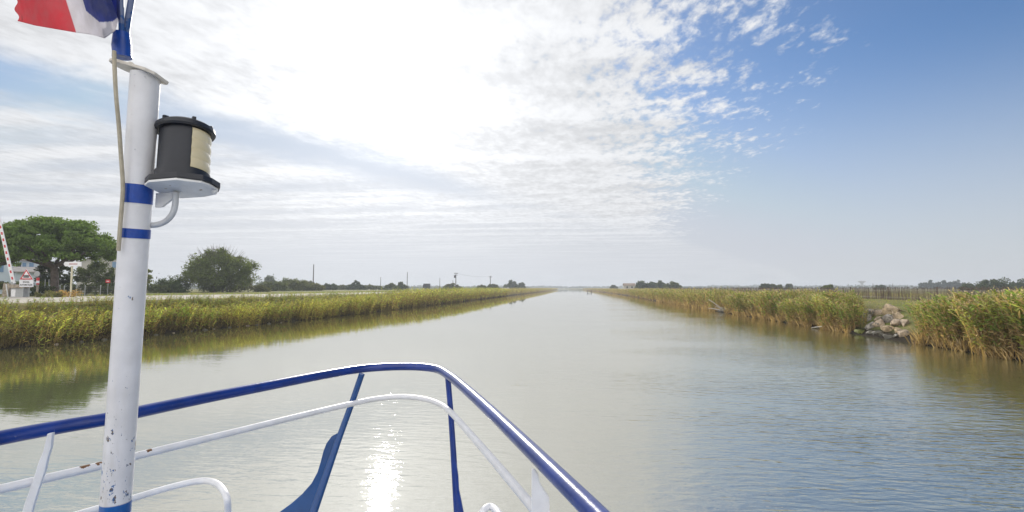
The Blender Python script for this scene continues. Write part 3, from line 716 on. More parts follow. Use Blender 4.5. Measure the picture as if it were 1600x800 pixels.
# lorry on the road far away
M_lorry = paint('dark_tarpaulin', (.03, .035, .04), .6, .2, 2); M_glass = paint('dark_glass', (.02, .025, .03), .1, .1, 2); M_rub = paint('rubber', (.02, .02, .02), .8, .2, 5)
M_white = paint('white_paint', (.72, .72, .72), .4, .05, 4)
lp = PX(666, 300, 2.11); lx = ray(666, 450); root = empty('lorry', lp, label='dark box lorry driving on the far road behind the left reeds', cat='lorry')
MB().box(lp+Vector((0, 1.2, 2.1)), (2.5, 6, 2.7)).build('cargo_box', M_lorry, root, bevel=.05)
cb = MB().box(lp+Vector((0, -2.7, 1.6)), (2.3, 1.6, 2.2), taper=.92).build('cab', M_lorry, root, bevel=.08)
MB().box(lp+Vector((0, -3.49, 2.05)), (1.9, .06, .8)).build('windscreen', M_glass, root)
for sx in (-1, 1):
    for yy in (-2.6, 1.6, 3.2): MB().disc_stack(lp+Vector((sx*1.05-.13, yy, .5)), (1, 0, 0), [(0, .5), (.26, .5)], 16).build('wheel', M_rub, root)
# two parked cars far away by the last trees
def car(px, depth, label, col):
    c = PX(px, depth, 2.11); root = empty('parked_car', c, R(0), label=label, cat='car', group='cars by the last trees')
    mt = paint('car_paint', col, .3, .05, 3, coat=.5)
    prof = [(-2.1, .35), (-2.1, .8), (-1.2, .95), (-.6, 1.42), (.9, 1.45), (1.7, 1.0), (2.1, .9), (2.15, .35)]
    MB().prism([c+Vector((x, -.85, z)) for x, z in prof], (0, 1.7, 0)).build('body', mt, root, bevel=.05)
    MB().prism([c+Vector((x, -.87, z)) for x, z in [(-1.0, .98), (-.5, 1.34), (.8, 1.37), (1.35, 1.0)]], (0, .03, 0)).build('window', M_glass, root)
    for xx in (-1.35, 1.35):
        for yy in (-.86, .66): MB().disc_stack(c+Vector((xx, yy, .33)), (0, 1, 0), [(0, .33), (.2, .33)], 16).build('wheel', M_rub, root)
car(777, 340, 'dark car parked right of the last pole', (.04, .045, .06)); car(791, 350, 'white car parked in front of the taller round tree', (.7, .7, .7))

# jetty far right
root = empty('landing_stage', PZ(921, 456, .3), label='small dark wooden landing stage at the right bank far up the canal', cat='jetty')
c = PZ(921, 456.5, .2); MB().box(c+Vector((0, 0, .7)), (3.2, 5, .25)).build('platform', M_pole, root)
for dx in (-1.3, 1.3):
    for dy in (-2, 2): MB().tube([c+Vector((dx, dy, -1)), c+Vector((dx, dy, 1.2))], .14, 6).build('pile', M_pole, root)
# low house beside the far right trees
M_wall = paint('pale_render', (.42, .40, .36), .9, .1, 1); M_tile = paint('roof_tiles', (.30, .23, .18), .85, .25, 2)
def house(label, c, sx, sy, eave, ridge, rz, wall, roof, axis='x', wins=(), name='house', shut=None):
    """c base centre; gable roof with ridge along axis; wins: (side offset, z, w, h) on the -Y face"""
    root = empty(name, c, label=label, cat='house'); Mx = Matrix.Rotation(rz, 3, 'Z')
    W = lambda x, y, z: Vector(c)+Mx@Vector((x, y, z))
    mb = MB(); a, b_ = sx/2, sy/2
    if axis == 'x':
        mb.prism([W(-a, -b_, 0), W(-a, b_, 0), W(-a, b_, eave), W(-a, 0, ridge), W(-a, -b_, eave)], Mx@Vector((sx, 0, 0)))
    else:
        mb.prism([W(-a, -b_, 0), W(a, -b_, 0), W(a, -b_, eave), W(0, -b_, ridge), W(-a, -b_, eave)], Mx@Vector((0, sy, 0)))
    mb.build('wall', wall, root)
    mb = MB(); ov = .35; th = .16
    if axis == 'x':
        k = (ridge-eave)/b_
        for s in (-1, 1): mb.prism([W(-a-ov, s*(b_+ov), eave-k*ov+.02), W(-a-ov, 0, ridge+.02), W(-a-ov, 0, ridge+th), W(-a-ov, s*(b_+ov), eave-k*ov+th)], Mx@Vector((sx+2*ov, 0, 0)))
    else:
        k = (ridge-eave)/a
        for s in (-1, 1): mb.prism([W(s*(a+ov), -b_-ov, eave-k*ov+.02), W(0, -b_-ov, ridge+.02), W(0, -b_-ov, ridge+th), W(s*(a+ov), -b_-ov, eave-k*ov+th)], Mx@Vector((0, sy+2*ov, 0)))
    mb.build('roof', roof, root)
    for (x, z, w, h, kind) in wins:
        if kind == 'window':
            f = MB().box(W(x, -b_-.02, z), (w, .08, h), Mx).build('window', M_glass, root)
            MB().box(W(x, -b_-.05, z-h/2-.05), (w+.2, .16, .08), Mx).build('sill', M_conc, f)
        else: MB().box(W(x, -b_-.05, z), (w, .06, h), Mx).build('shutter', shut or M_blue, root)
    return root
M_blue = paint('faded_blue_shutter', (.16, .27, .42), .6, .1, 3)
M_bluewall = paint('pale_blue_render', (.55, .62, .68), .9, .06, .8)
M_greyroof = paint('grey_tiles', (.33, .31, .30), .9, .15, 2)
house('tiny pale house beside the twin domed trees on the right bank', PX(983, 330, 2), 7, 6, 2.6, 3.9, 0, M_wall, M_tile, wins=[(-1.5, 1.5, 1, 1.1, 'window'), (1.5, 1.5, 1, 1.1, 'window')])
c = PX(8, 80, 2.05); fz = math.atan2(ray(8, 450).y, ray(8, 450).x)-math.pi/2
house('pale blue two storey house with blue shutters behind the pines', c, 8.0, 7, 5.2, 6.2, fz, M_bluewall, M_greyroof,
      wins=[(-.6, 4.1, .6, 1.5, 'shutter'), (1.3, 4.1, .55, 1.3, 'window'), (1.95, 4.1, .4, 1.5, 'shutter'), (2.75, 4.1, .5, 1.5, 'shutter'), (-2.2, 4.1, .9, 1.4, 'window'), (-.6, 1.4, .9, 1.2, 'window'), (2.2, 1.4, .9, 1.2, 'window')])
c = PX(56, 78, 2.05)
house('low pale blue annex right of the two storey house', c, 4.6, 5, 3.3, 4.0, fz, M_bluewall, M_greyroof, wins=[(.7, 1.6, 1, 1.1, 'window')])
c = PX(163, 118, 2.05); fz2 = math.atan2(ray(163, 450).y, ray(163, 450).x)-math.pi/2
hs = house('white gabled house end showing over the trees left of the mast', c, 9.5, 9, 6.6, 8.9, fz2, M_wall, M_greyroof, axis='y', wins=[(1.6, 6.2, .8, 1.3, 'shutter'), (-1.6, 6.2, .8, 1.3, 'shutter')])
# rooftop aerial
a0 = PX(174, 116, 8.5); a1 = P(174, 377, 116); a1.x, a1.y = a0.x, a0.y; mb = MB(); mb.tube([a0, a1], .05, 5)
sd = Matrix.Rotation(fz2, 3, 'Z')
for k in range(4): mb.box(a1-Vector((0, 0, .2+k*.45)), (1.4-.2*k, .05, .05), sd)
mb.build('aerial', M_iron, hs)

# ------------------------------------------------------------------ level crossing furniture
M_red = paint('sign_red', (.55, .03, .04), .45, .05, 5); M_blk = paint('sign_black', (.015, .015, .018), .5, .1, 5)
M_sw = paint('sign_white', (.78, .78, .80), .5, .03, 4); M_grey = paint('grey_cabinet', (.36, .37, .37), .7, .1, 5); M_stone = paint('old_stone', (.33, .28, .22), .95, .3, 5, .04)
M_cream = paint('cream_post', (.62, .58, .42), .6, .08, 4)
yawc = YAW
def face_frame(px):                      # unit vectors of a panel at px that faces the canal road
    return cM @ Vector((1, 0, 0)), Vector((0, 0, 1)), Vector((-math.sin(YAW), math.cos(YAW), 0))
rx, uz, fw = face_frame(41)
D = 50.0
def S(px, py, back=0.0): p = P(px, py, D); return p + fw*back
# warning sign
root = empty('warning_sign', PX(41, D, 2.1), label='triangular red bordered level crossing warning sign above a white plate', cat='road sign')
for px in (36.5, 46): MB().tube([PX(px, D+.12, 2.0), PX(px, D+.12, P(px, 430, D).z)], .035, 8).build('post', M_grey, root, True)
def tri(cx, base_y, half, h, back): return [S(cx-half, base_y, back), S(cx+half, base_y, back), S(cx, base_y-h, back)]
sp = MB().prism(tri(41.2, 437.0, 10.8, 16.6, .0), fw*.04).build('triangle_panel', M_sw, root)
mb = MB(); o_ = tri(41.2, 436.7, 10.2, 15.8, -.012); i_ = tri(41.2, 435.0, 7.4, 11.6, -.012)
for k in range(3): a, b_, c_, d_ = o_[k], o_[(k+1) % 3], i_[(k+1) % 3], i_[k]; mb.prism([a, b_, c_, d_], fw*.01)
mb.build('red_border', M_red, sp)
mb = MB()
for k in range(5): x = 37.5+k*1.9; mb.prism([S(x-.55, 433.9, -.014), S(x+.55, 433.9, -.014), S(x+.55, 430.0, -.014), S(x, 429.4, -.014), S(x-.55, 430.0, -.014)], fw*.012)
for yy in (431.0, 433.0): mb.prism([S(36.7, yy+.35, -.02), S(46.0, yy+.35, -.02), S(46.0, yy-.35, -.02), S(36.7, yy-.35, -.02)], fw*.004)
mb.build('gate_symbol', M_blk, sp)
pl = MB().prism([S(30.2, 448.2), S(52.0, 448.2), S(52.0, 437.6), S(30.2, 437.6)], fw*.03).build('text_plate', M_sw, root)
def text(body, px, py, size_px, width_px, depth_pt, mat, parent, back=-.012):
    cu = bpy.data.curves.new('lettering', 'FONT'); cu.body = body; cu.align_x = 'CENTER'; cu.align_y = 'CENTER'; cu.size = 1; cu.extrude = .004
    cu.offset = .012
    to = bpy.data.objects.new('lettering', cu); COL.objects.link(to); bpy.context.view_layer.update()
    dg = bpy.context.evaluated_depsgraph_get(); me = bpy.data.meshes.new_from_object(to.evaluated_get(dg)); bpy.data.objects.remove(to)
    w = max(v.co.x for v in me.vertices)-min(v.co.x for v in me.vertices); s = width_px/F*D/w; hs_ = size_px/F*D/.72
    o0 = S(px, py, back)
    for v in me.vertices: x, y, z = v.co; v.co = o0 + rx*x*s + uz*y*hs_ - fw*z
    return link_mesh('lettering', me, mat, parent)
text('SIGNAL', 41.1, 440.7, 2.6, 10.5, D, M_blk, pl); text('AUTOMATIQUE', 41.1, 445.2, 2.6, 19.5, D, M_blk, pl)
# barrier
root = empty('crossing_barrier', PX(18, D+1.5, 2.1), label='raised white and red level crossing barrier arm left of the warning sign', cat='barrier')
D2 = D+1.5
p0, p1 = P(21, 443, D2), P(-12, 300, D2); ax = (p1-p0); L = ax.length; ax.normalize(); sd = ax.cross(fw).normalized()
poly = [p0-sd*.2, p0+sd*.2, p1+sd*.13, p1-sd*.13]; arm = MB().prism(poly, fw*.06).build('arm', M_sw, root)
k = .55
while k < L-.2:
    c_ = p0+ax*k - fw*.006; w = .085; MB().prism([c_-sd*w-ax*.14, c_+sd*w-ax*.14, c_+sd*w+ax*.14, c_-sd*w+ax*.14], fw*.005).build('red_patch', M_red, arm); k += .66
MB().prism([P(19, 440, D2)-fw*.05, P(22, 444.5, D2)-fw*.05, P(18.5, 445.5, D2)-fw*.05, P(16, 442, D2)-fw*.05], fw*.3).build('pivot', M_grey, root, bevel=.02)
MB().tube([PX(13.5, D2-.1, 2.05), P(9.5, 444, D2-.1)], .05, 6).build('prop', M_white, root, True)
gc = PX(15, D2+.5, 2.05); MB().box(gc+Vector((0, 0, .7)), (.8, .8, 1.45), taper=.85).build('pedestal', M_stone, root, bevel=.06)
# cabinet with stone top
root = empty('control_cabinet', PX(32, D+.9, 2.1), label='grey control cabinet with a stone slab top under the warning sign', cat='cabinet')
c_ = PX(31.5, D+.9, 2.05); Mx = Matrix.Rotation(YAW, 3, 'Z'); MB().box(c_+Vector((0, 0, .45)), (1.25, .6, .95), Mx).build('housing', M_grey, root, bevel=.02)
MB().box(c_+Mx@Vector((0, 0, 1.12)), (1.6, .8, .36), Mx).build('slab', M_stone, root, bevel=.05)
MB().box(c_+Mx@Vector((-.33, -.32, .45)), (.42, .03, .7), Mx).build('door', M_white, root)
# red and white post
root = empty('marker_post', PX(58.5, D+1, 2.1), label='red and white banded marker post right of the warning sign', cat='post')
b0 = PX(58.5, D+1, 2.0); tz_ = P(58, 432, D+1).z; MB().tube([b0, Vector((b0.x, b0.y, tz_))], .1, 10).build('post', M_stone, root, True)
for (za, zb, mm) in ((434, 438.5, M_red), (438.5, 442.5, M_sw), (442.5, 444.5, M_red)):
    MB().tube([Vector((b0.x, b0.y, P(58, zb, D+1).z)), Vector((b0.x, b0.y, P(58, za, D+1).z))], .125, 10).build('band', mm, root, True)
mp = Vector((b0.x, b0.y, tz_)); MB().disc_stack(mp-fw*.1+uz*.25, -fw, [(0, .28), (.05, .28), (.06, .24)], 20).build('lamp_disc', M_grey, root)
MB().box(mp+uz*.1, (.3, .3, .35), Mx).build('lamp_box', M_iron, root, bevel=.03)
# arrow sign
root = empty('direction_sign', PX(111, 52, 2.1), label='white arrow shaped direction sign on a cream post beside the pine', cat='road sign'); D3 = 52
Sx = lambda px, py, bk=0: P(px, py, D3)+fw*bk
MB().tube([PX(111, D3+.1, 2.0), PX(111, D3+.1, P(111, 410, D3).z)], .085, 10).build('post', M_cream, root, True)
pn = MB().prism([Sx(98, 412.5), Sx(101, 409), Sx(127, 409), Sx(127, 416), Sx(101, 416)], fw*.06).build('arrow_panel', M_sw, root)
M_fade = paint('faded_red', (.55, .38, .40), .6, .15, 6)
MB().prism([Sx(108, 413.6, -.006), Sx(121, 413.6, -.006), Sx(121, 411.4, -.006), Sx(108, 411.4, -.006)], fw*.005).build('faded_stripe', M_fade, pn)
MB().prism([Sx(97.6, 412.5, -.01), Sx(100.6, 408.6, -.01), Sx(101.6, 408.6, -.01), Sx(99.4, 412.5, -.01), Sx(101.6, 416.4, -.01), Sx(100.6, 416.4, -.01)], fw*.008).build('arrow_edge', M_blk, pn)
# small red sign
root = empty('red_sign', PX(168.5, 60, 2.1), label='small red rectangular notice on a thin post by the dark bush', cat='sign'); D3 = 60
MB().tube([PX(168.5, D3+.06, 2.0), PX(168.5, D3+.06, P(168, 440, D3).z)], .03, 6).build('post', M_grey, root)
pn = MB().prism([Sx(165, 442), Sx(172, 442), Sx(172, 437), Sx(165, 437)], fw*.03).build('panel', M_red, root)
MB().prism([Sx(166.3, 440, -.006), Sx(170.7, 440, -.006), Sx(170.7, 438.9, -.006), Sx(166.3, 438.9, -.006)], fw*.005).build('white_bar', M_sw, pn)
# wire mesh fence posts
root = empty('wire_fence', PX(120, 59, 2.1), label='thin wire mesh fence on pale posts in front of the hedge and pine', cat='fence'); mb = MB()
for px in (70, 76, 94, 120, 133, 157, 181): MB().tube([PX(px, 59, 2.0), PX(px, 59, 3.35 if px > 90 else 4.0)], .045, 6).build('post', M_grey, root)
for k in range(6): mb.tube([PX(68, 59.05, 2.2+k*.2), PX(215, 59.05, 2.2+k*.2)], .007, 4)
for i in range(60): mb.tube([PX(68+i*2.4, 59.05, 2.15), PX(68+i*2.4, 59.05, 3.25)], .005, 3, False)
mb.build('mesh', M_wire, root)
# tan dry shrubs at the verge
hedge('orange tan dry grass clump at the foot of the arrow sign', 94, 118, 456, 463.5, 50, (.42, .28, .12), 41, 1.6, 'dry_shrub')
hedge('low weedy clump between the marker post and the dry grass', 60, 94, 457.5, 464, 49, (.20, .20, .08), 42, 1.2, 'weeds')

# ------------------------------------------------------------------ the boat
M_bluep, nt, out = new_mat('glossy_blue_paint')
b = N(nt, 'ShaderNodeBsdfPrincipled'); o_ = N(nt, 'ShaderNodeTexCoord').outputs['Object']
c = mixc(nt, maprange(nt, noise(nt, o_, 9, 5), .3, .75), (.003, .024, .17), (.006, .036, .25))
c = mixc(nt, maprange(nt, noise(nt, o_, 60, 4, .65), .66, .70, 0, .8), c, (.10, .13, .30))
link(nt, c, b.inputs['Base Color']); b.inputs['Roughness'].default_value = .30; b.inputs['Coat Weight'].default_value = .25; b.inputs['Coat Roughness'].default_value = .12
bp = N(nt, 'ShaderNodeBump'); bp.inputs['Distance'].default_value = .0012; link(nt, noise(nt, o_, 35, 4), bp.inputs['Height']); link(nt, bp.outputs[0], b.inputs['Normal'])
link(nt, b.outputs[0], out.inputs[0])
M_flatblue = paint('blue_gusset_paint', (.003, .055, .21), .35, .12, 6, .001, coat=.2)
def spotted(name, base, spots, scol, rough=.4, extra=None):
    """white paint with irregular chips at given world points (x,y,z,r)"""
    m, nt, out = new_mat(name); b = N(nt, 'ShaderNodeBsdfPrincipled'); pos = N(nt, 'ShaderNodeNewGeometry').outputs['Position']
    c = mixc(nt, maprange(nt, noise(nt, pos, 14, 5), .3, .75), tuple(x*.88 for x in base), base)
    wv = N(nt, 'ShaderNodeVectorMath', operation='MULTIPLY_ADD'); nn = N(nt, 'ShaderNodeTexNoise'); nn.inputs['Scale'].default_value = 90; link(nt, pos, nn.inputs['Vector'])
    link(nt, nn.outputs[1], wv.inputs[0]); wv.inputs[1].default_value = (.022, .022, .022); link(nt, pos, wv.inputs[2])
    for (p, r) in spots:
        d = N(nt, 'ShaderNodeVectorMath', operation='DISTANCE'); link(nt, wv.outputs[0], d.inputs[0]); d.inputs[1].default_value = Vector(p)+Vector((.011,)*3)
        c = mixc(nt, maprange(nt, d.outputs['Value'], r*.8, r, 1, 0), c, scol)
    if extra: c = extra(nt, pos, c)
    link(nt, c, b.inputs['Base Color']); b.inputs['Roughness'].default_value = rough; b.inputs['Coat Weight'].default_value = .15
    bp = N(nt, 'ShaderNodeBump'); bp.inputs['Distance'].default_value = .0015; link(nt, noise(nt, pos, 30, 4), bp.inputs['Height']); link(nt, bp.outputs[0], b.inputs['Normal'])
    link(nt, b.outputs[0], out.inputs[0]); return m
ZT, ZM, ZL, ZD = 2.4, 2.2, 1.95, 1.45
toprail_px = [(-260, 742), (-120, 711), (0, 684.5), (100, 666), (165, 655), (215, 644), (320, 622), (420, 602.5), (500, 587), (560, 577), (605, 573.3), (650, 573), (683, 577), (703, 588), (722, 603), (760, 637), (800, 675), (860, 733), (925, 797), (960, 832)]
top_pts = [PZ(x, y, ZT) for x, y in toprail_px]; e = (top_pts[-1]-top_pts[-2]).normalized(); top_pts.append(top_pts[-1]+e*1.5)
mid_px = [(-200, 812), (-60, 779), (0, 764.5), (100, 741), (160, 727), (215, 712), (380, 671.5), (480, 647), (545, 632), (590, 623), (630, 620), (665, 624), (690, 633), (706, 646), (725, 667), (760, 707), (800, 754), (831, 791), (880, 850)]
mid_pts = [PZ(x, y, ZM) for x, y in mid_px]; e = (mid_pts[-1]-mid_pts[-2]).normalized(); mid_pts.append(mid_pts[-1]+e*1.2)
boat = empty('motor_boat', (-1.0, 1.5, 0), label='bow of the white and blue boat with its tubular railing in the foreground', cat='boat')
MB().tube(spline(top_pts, 10), .0295, 20).build('top_rail', M_bluep, boat, True)
rust = [(PZ(x, y, ZM), r) for x, y, r in ((130, 733.5, .014), (136, 732, .012), (155, 728, .013), (217, 712, .006), (233, 707.5, .013), (238, 706.5, .009), (255, 703, .009))]
rust = [(p+Vector((0, 0, .018))-ray(200, 720).normalized()*.012, r*1.1) for p, r in rust]
M_midrail = spotted('white_rail_paint', (.78, .78, .80), rust, (.16, .07, .02))
MB().tube(spline(mid_pts, 10), .0185, 16).build('mid_rail', M_midrail, boat, True)
M_railw = paint('white_boat_paint', (.78, .78, .80), .4, .08, 10, .001, coat=.15, col2=(.42, .36, .26), thr=.74, dscale=30)
lo = [PZ(60, 822, ZL), PZ(135, 800, ZL), PZ(200, 781, ZL), PZ(262, 762.5, ZL), PZ(305, 752.5, ZL), PZ(328, 752, ZL), PZ(344, 760, ZL), PZ(354, 777, ZL-.02), PZ(356, 800, ZL-.10), PZ(354, 830, ZL-.2)]
MB().tube(spline(lo, 8), .0165, 14).build('low_rail', M_railw, boat, True)
lo = [PZ(748, 830, ZL-.12), PZ(752, 806, ZL-.02), PZ(757, 796, ZL), PZ(766, 791.5, ZL), PZ(775, 797, ZL), PZ(782, 808, ZL), PZ(800, 840, ZL)]
MB().tube(spline(lo, 8), .0165, 14).build('low_rail', M_railw, boat, True)
# posts: oval flat bars
def at(px, py, d): return P(px, py, d)
dl = (PZ(566, 581, ZT)-Vector((0, 0, CH))).length
def depth_of(p): return (p-Vector((0, 0, CH))).dot(cM @ Vector((0, 0, -1)))
dA = depth_of(PZ(566, 580, ZT)); dB = dA-.02; dC = 3.32
post = MB().tube([at(565.5, 584, dA), at(549, 632, dB), at(530, 684, dB-.05), at(488, 806, dC), at(470, 858, dC-.06)], [.021, .021, .022, .026, .03], 14).build('post', M_flatblue, boat, True)
prof = [(536, 668), (529, 676), (518, 682), (510, 693), (505, 706), (501, 722), (496, 738), (487, 755), (472, 772), (455, 787), (436, 801), (405, 822), (360, 850), (468, 862), (490, 802)]
MB().prism([at(x, y, dB-.05-(y-680)/170*.12) for x, y in prof], fw*.02).build('gusset', M_flatblue, boat)
dA = depth_of(PZ(700, 587, ZT))
MB().tube([at(699.5, 587, dA), at(704, 640, dA-.01), at(708, 700, dA-.03), at(714, 800, dA-.1), at(717, 850, dA-.14)], [.019, .019, .02, .022, .026], 14).build('post', M_bluep, boat, True)
prof = [(708, 712), (713, 724), (716, 745), (717, 765), (721, 785), (725, 805), (732, 850), (712, 850), (709, 780)]
MB().prism([at(x, y, dA-.05-(y-700)/150*.1) for x, y in prof], fw*.02).build('gusset', M_bluep, boat)
# left white post (twisted flat bar)
dA = depth_of(PZ(78, 686, ZT))
prof = [(73.5, 678), (82, 676), (79, 700), (74, 716), (70, 735), (60, 764), (52, 790), (42, 830), (26, 830), (37, 790), (46, 765), (54, 742), (60, 722), (67, 706)]
MB().prism([at(x, y, dA+.012+(y-686)*.0006) for x, y in prof], fw*.012).build('post', M_railw, boat, bevel=.003)
# right plate
dA = depth_of(PZ(836, 722, ZT))-.02
prof = [(831, 733), (836, 735), (841, 742), (843, 752), (846, 760), (852, 769), (858, 778), (859, 790), (859, 850), (830, 850)]
MB().prism([at(x, y, dA) for x, y in prof], fw*.014).build('plate', M_railw, boat, bevel=.003)
fp = PZ(948, 806, ZT); MB().disc_stack(fp+Vector((0, 0, -.03)), (0, 0, 1), [(0, .012), (.008, .018), (.024, .02), (.036, .014), (.041, .003)], 18).build('rail_cap', M_rub, boat, True)
# hull and deck (stay below the frame, seen from other positions)
M_hull = paint('white_hull', (.68, .70, .72), .35, .06, 2, coat=.3); M_deck = paint('blue_deck', (.03, .12, .30), .6, .12, 6)
camR = cM @ Vector((1, 0, 0)); camF = fw
def B(lat, dep, z): return camR*lat + camF*dep + Vector((0, 0, z))
ol = [(-2.55, -4), (-2.55, 0.6), (-2.35, 1.6), (-1.95, 2.4), (-1.5, 3.0), (-1.15, 3.22), (-.85, 3.28), (-.55, 3.2), (-.28, 2.9), (-.02, 2.3), (.25, 1.6), (.42, .8), (.5, -.5), (.5, -4)]
mb = MB(); n_ = len(ol); V = [B(a, d, ZD) for a, d in ol] + [B(-.95+(a+.95)*.8, d-.35 if d > 1 else d, -.4) for a, d in ol]
mb.add(V, [(i, (i+1) % n_, (i+1) % n_+n_, i+n_) for i in range(n_)]); mb.build('hull', M_hull, boat, True)
mb = MB(); mb.add([B(a, d, ZD-.003) for a, d in ol], [tuple(range(n_))]); mb.build('deck', M_deck, boat)
for (a, d) in ((.2, 1.5), (-2.42, 1.0), (.42, 0)):
    tp = min(top_pts, key=lambda q: (q-B(a, d, ZT)).length) if False else B(a, d, ZT)
# ---- mast
DM = 1.5
def mline(py): return 227.5 + (180-227.5)*(py-118)/(800-118)
r_m = 20.0/F*DM
def mast_extra(nt, pos, c):
    sep = N(nt, 'ShaderNodeSeparateXYZ'); link(nt, pos, sep.inputs[0]); z = sep.outputs[2]
    low = maprange(nt, z, 2.35, 2.9, 1.0, 0.0)
    n1 = noise(nt, mapping(nt, pos, (1, 1, .6)), 85, 4, .65); n2 = noise(nt, pos, 9, 2)
    th = math_n(nt, 'ADD', n1, math_n(nt, 'ADD', math_n(nt, 'MULTIPLY', low, .12), math_n(nt, 'MULTIPLY', n2, .20)))
    n3 = noise(nt, pos, 60, 2)
    sc_ = mixc(nt, maprange(nt, n3, .42, .55), (.02, .11, .30), (.13, .10, .08))
    stain = maprange(nt, noise(nt, mapping(nt, pos, (6, 6, .8)), 3.0, 5, .65), .45, .7, 0, .45)
    c = mixc(nt, math_n(nt, 'MULTIPLY', stain, low), c, (.40, .36, .30))
    c = mixc(nt, maprange(nt, th, .785, .82), c, sc_)
    return mixc(nt, maprange(nt, z, P(180, 785, DM).z, P(180, 785, DM).z+.004, 1, 0), c, (.005, .09, .33))
M_mast = spotted('white_mast_paint', (.71, .705, .73), [], (0, 0, 0), .4, mast_extra)
mtop = P(mline(116), 116, DM); mbot = P(mline(1150), 1150, DM)
mast = MB().tube([mbot, mbot.lerp(mtop, .3), mbot.lerp(mtop, .6), mtop], [r_m*1.05, r_m*1.03, r_m*1.01, r_m], 28).build('mast', M_mast, boat, True)
maxis = (mtop-mbot).normalized()
M_tape = paint('blue_tape', (.004, .050, .30), .32, .1, 30, .0015)
def band(y0, y1, tilt=0): 
    a, b_ = P(mline(y0), y0, DM), P(mline(y1), y1, DM); return MB().tube([b_, a], [r_m*1.045]*2, 28).build('tape_band', M_tape, mast, True)
band(289, 318); band(357.5, 372)
M_plate = paint('rusty_white_plate', (.60, .56, .50), .6, .12, 12, .001, col2=(.30, .13, .05), thr=.66, dscale=22)
tp = [P(176, 92, DM-.02), P(180, 97, DM-.05), P(204, 112, DM-.05), P(231, 122, DM-.04), P(246, 121, DM+.0), P(248, 117, DM+.02), P(222, 105, DM+.06), P(200, 94, DM+.06), P(184, 89, DM+.03)]
c0 = P(212, 105, DM)
def onplane(px, py, z): return PZ(px, py, z)
zpl = P(228, 117, DM).z
tilt = [(175, 93), (181, 99), (206, 113), (230, 122.5), (243, 124), (248, 119), (238, 111), (215, 99.5), (197, 91), (181, 88)]
# plate tilted plane through the mast top; drops to the right as in the photograph
def plate_pt(px, py, off=0): 
    n_ = Vector(maxis)*.93 + camR*.24 - fw*.10; n_.normalize(); r = ray(px, py); o = Vector((0, 0, CH)); q = mtop + n_*(off)
    return o + r*((q-o).dot(n_)/r.dot(n_))
nP = (Vector(maxis)*.93 + camR*.24 + fw*.14).normalized()
w_ = lambda lat, dep: mtop + (camR - nP*camR.dot(nP)).normalized()*lat + nP.cross(camR).normalized()*dep
pl = [w_(.05, .03), w_(.05, -.03), w_(.03, -.045), w_(-.075, -.04), w_(-.10, -.022), w_(-.108, 0), w_(-.10, .022), w_(-.075, .04), w_(.03, .045)]
MB().prism([p - nP*.002 for p in pl], nP*.009).build('top_plate', M_plate, mast, bevel=.002)
for la, de in ((-.035, -.02), (-.055, .02), (.0, .0)):
    MB().disc_stack(w_(la, de)+nP*.007, nP, [(0, .008), (.007, .008), (.009, .004)], 6).build('bolt', M_plate, mast)
# flagstaff rods rising from the blue tape bundle
s0 = P(190, 88, DM)
M_staff = paint('blue_grey_staff', (.14, .18, .32), .5, .2, 12, col2=(.01, .07, .25), thr=.56, dscale=14)
MB().tube([P(190.5, 88, DM), P(189, 0, DM), P(187, -150, DM)], .0072, 12).build('flagstaff', M_staff, boat, True)
MB().tube([P(192, 86, DM+.02), P(200, 30, DM+.02), P(206, -5, DM+.02), P(226, -140, DM+.02)], .0085, 12).build('flagstaff', M_staff, boat, True)
prof_ = []
mb = MB(); mb.tube([P(191, 90, DM+.01), P(190.5, 82, DM+.01), P(190, 72, DM+.01), P(190, 62, DM+.01), P(190, 51, DM+.01)], [.025, .0235, .0245, .0225, .0205], 20); mb.build('tape_wrap', M_tape, boat, True)
# rope
M_rope = paint('beige_cord', (.38, .34, .26), .8, .15, 40, .001)
rp = [P(178.5, 80, DM-.05), P(179, 105, DM-.06), P(181.5, 150, DM-.06), P(186, 200, DM-.06), P(189.5, 250, DM-.055), P(192, 290, DM-.05), P(190.5, 320, DM-.05), P(188, 350, DM-.05), P(185, 392, DM-.05)]
tag(MB().tube(spline(rp, 6), .0052, 8).build('cord', M_rope, smooth=True), 'beige cord hanging down the left side of the mast', 'cord')
# ---- lantern on the mast
M_lb = paint('black_plastic', (.012, .014, .021), .42, .15, 14, .0008); M_lw = paint('white_bracket', (.68, .68, .68), .5, .1, 15, .001, col2=(.33, .26, .18), thr=.70, dscale=26)
m, nt, out = new_mat('amber_clear_lens'); b = N(nt, 'ShaderNodeBsdfPrincipled'); pos = N(nt, 'ShaderNodeNewGeometry').outputs['Position']
link(nt, mixc(nt, noise(nt, pos, 20, 2), (.74, .62, .36), (.86, .76, .52)), b.inputs['Base Color']); b.inputs['Roughness'].default_value = .12; b.inputs['Coat Weight'].default_value = .6
b.inputs['Transmission Weight'].default_value = .25
link(nt, b.outputs[0], out.inputs[0]); M_lens = m
DL = DM+.02; lc = P(285, 284, DL); up = (Vector((0, 0, 1)) - camR*.075 + fw*.15).normalized()
sc_l = DL/F; rL = 35.5*sc_l
lant = MB().disc_stack(lc, up, [(0, rL*1.06), (12*sc_l, rL*1.06), (13*sc_l, rL*.98), (80*sc_l, rL*.98)], 40).build('lantern', M_lb, boat, True)
e1 = camR; e2 = up.cross(camR).normalized(); e1 = e2.cross(up).normalized()
def lathe_arc(a0, a1, prof, n, name, mat):
    mb = MB(); V = []; Fc = []
    for (h, r) in prof:
        for k in range(n+1):
            a = R(a0+(a1-a0)*k/n); V.append(lc+up*h*sc_l+(e1*math.cos(a)-e2*math.sin(a)*(-1))*r)
    for i in range(len(prof)-1):
        for k in range(n): a = i*(n+1)+k; Fc.append((a, a+1, a+n+2, a+n+1))
    mb.add(V, Fc); return mb.build(name, mat, lant, True, angle=25)
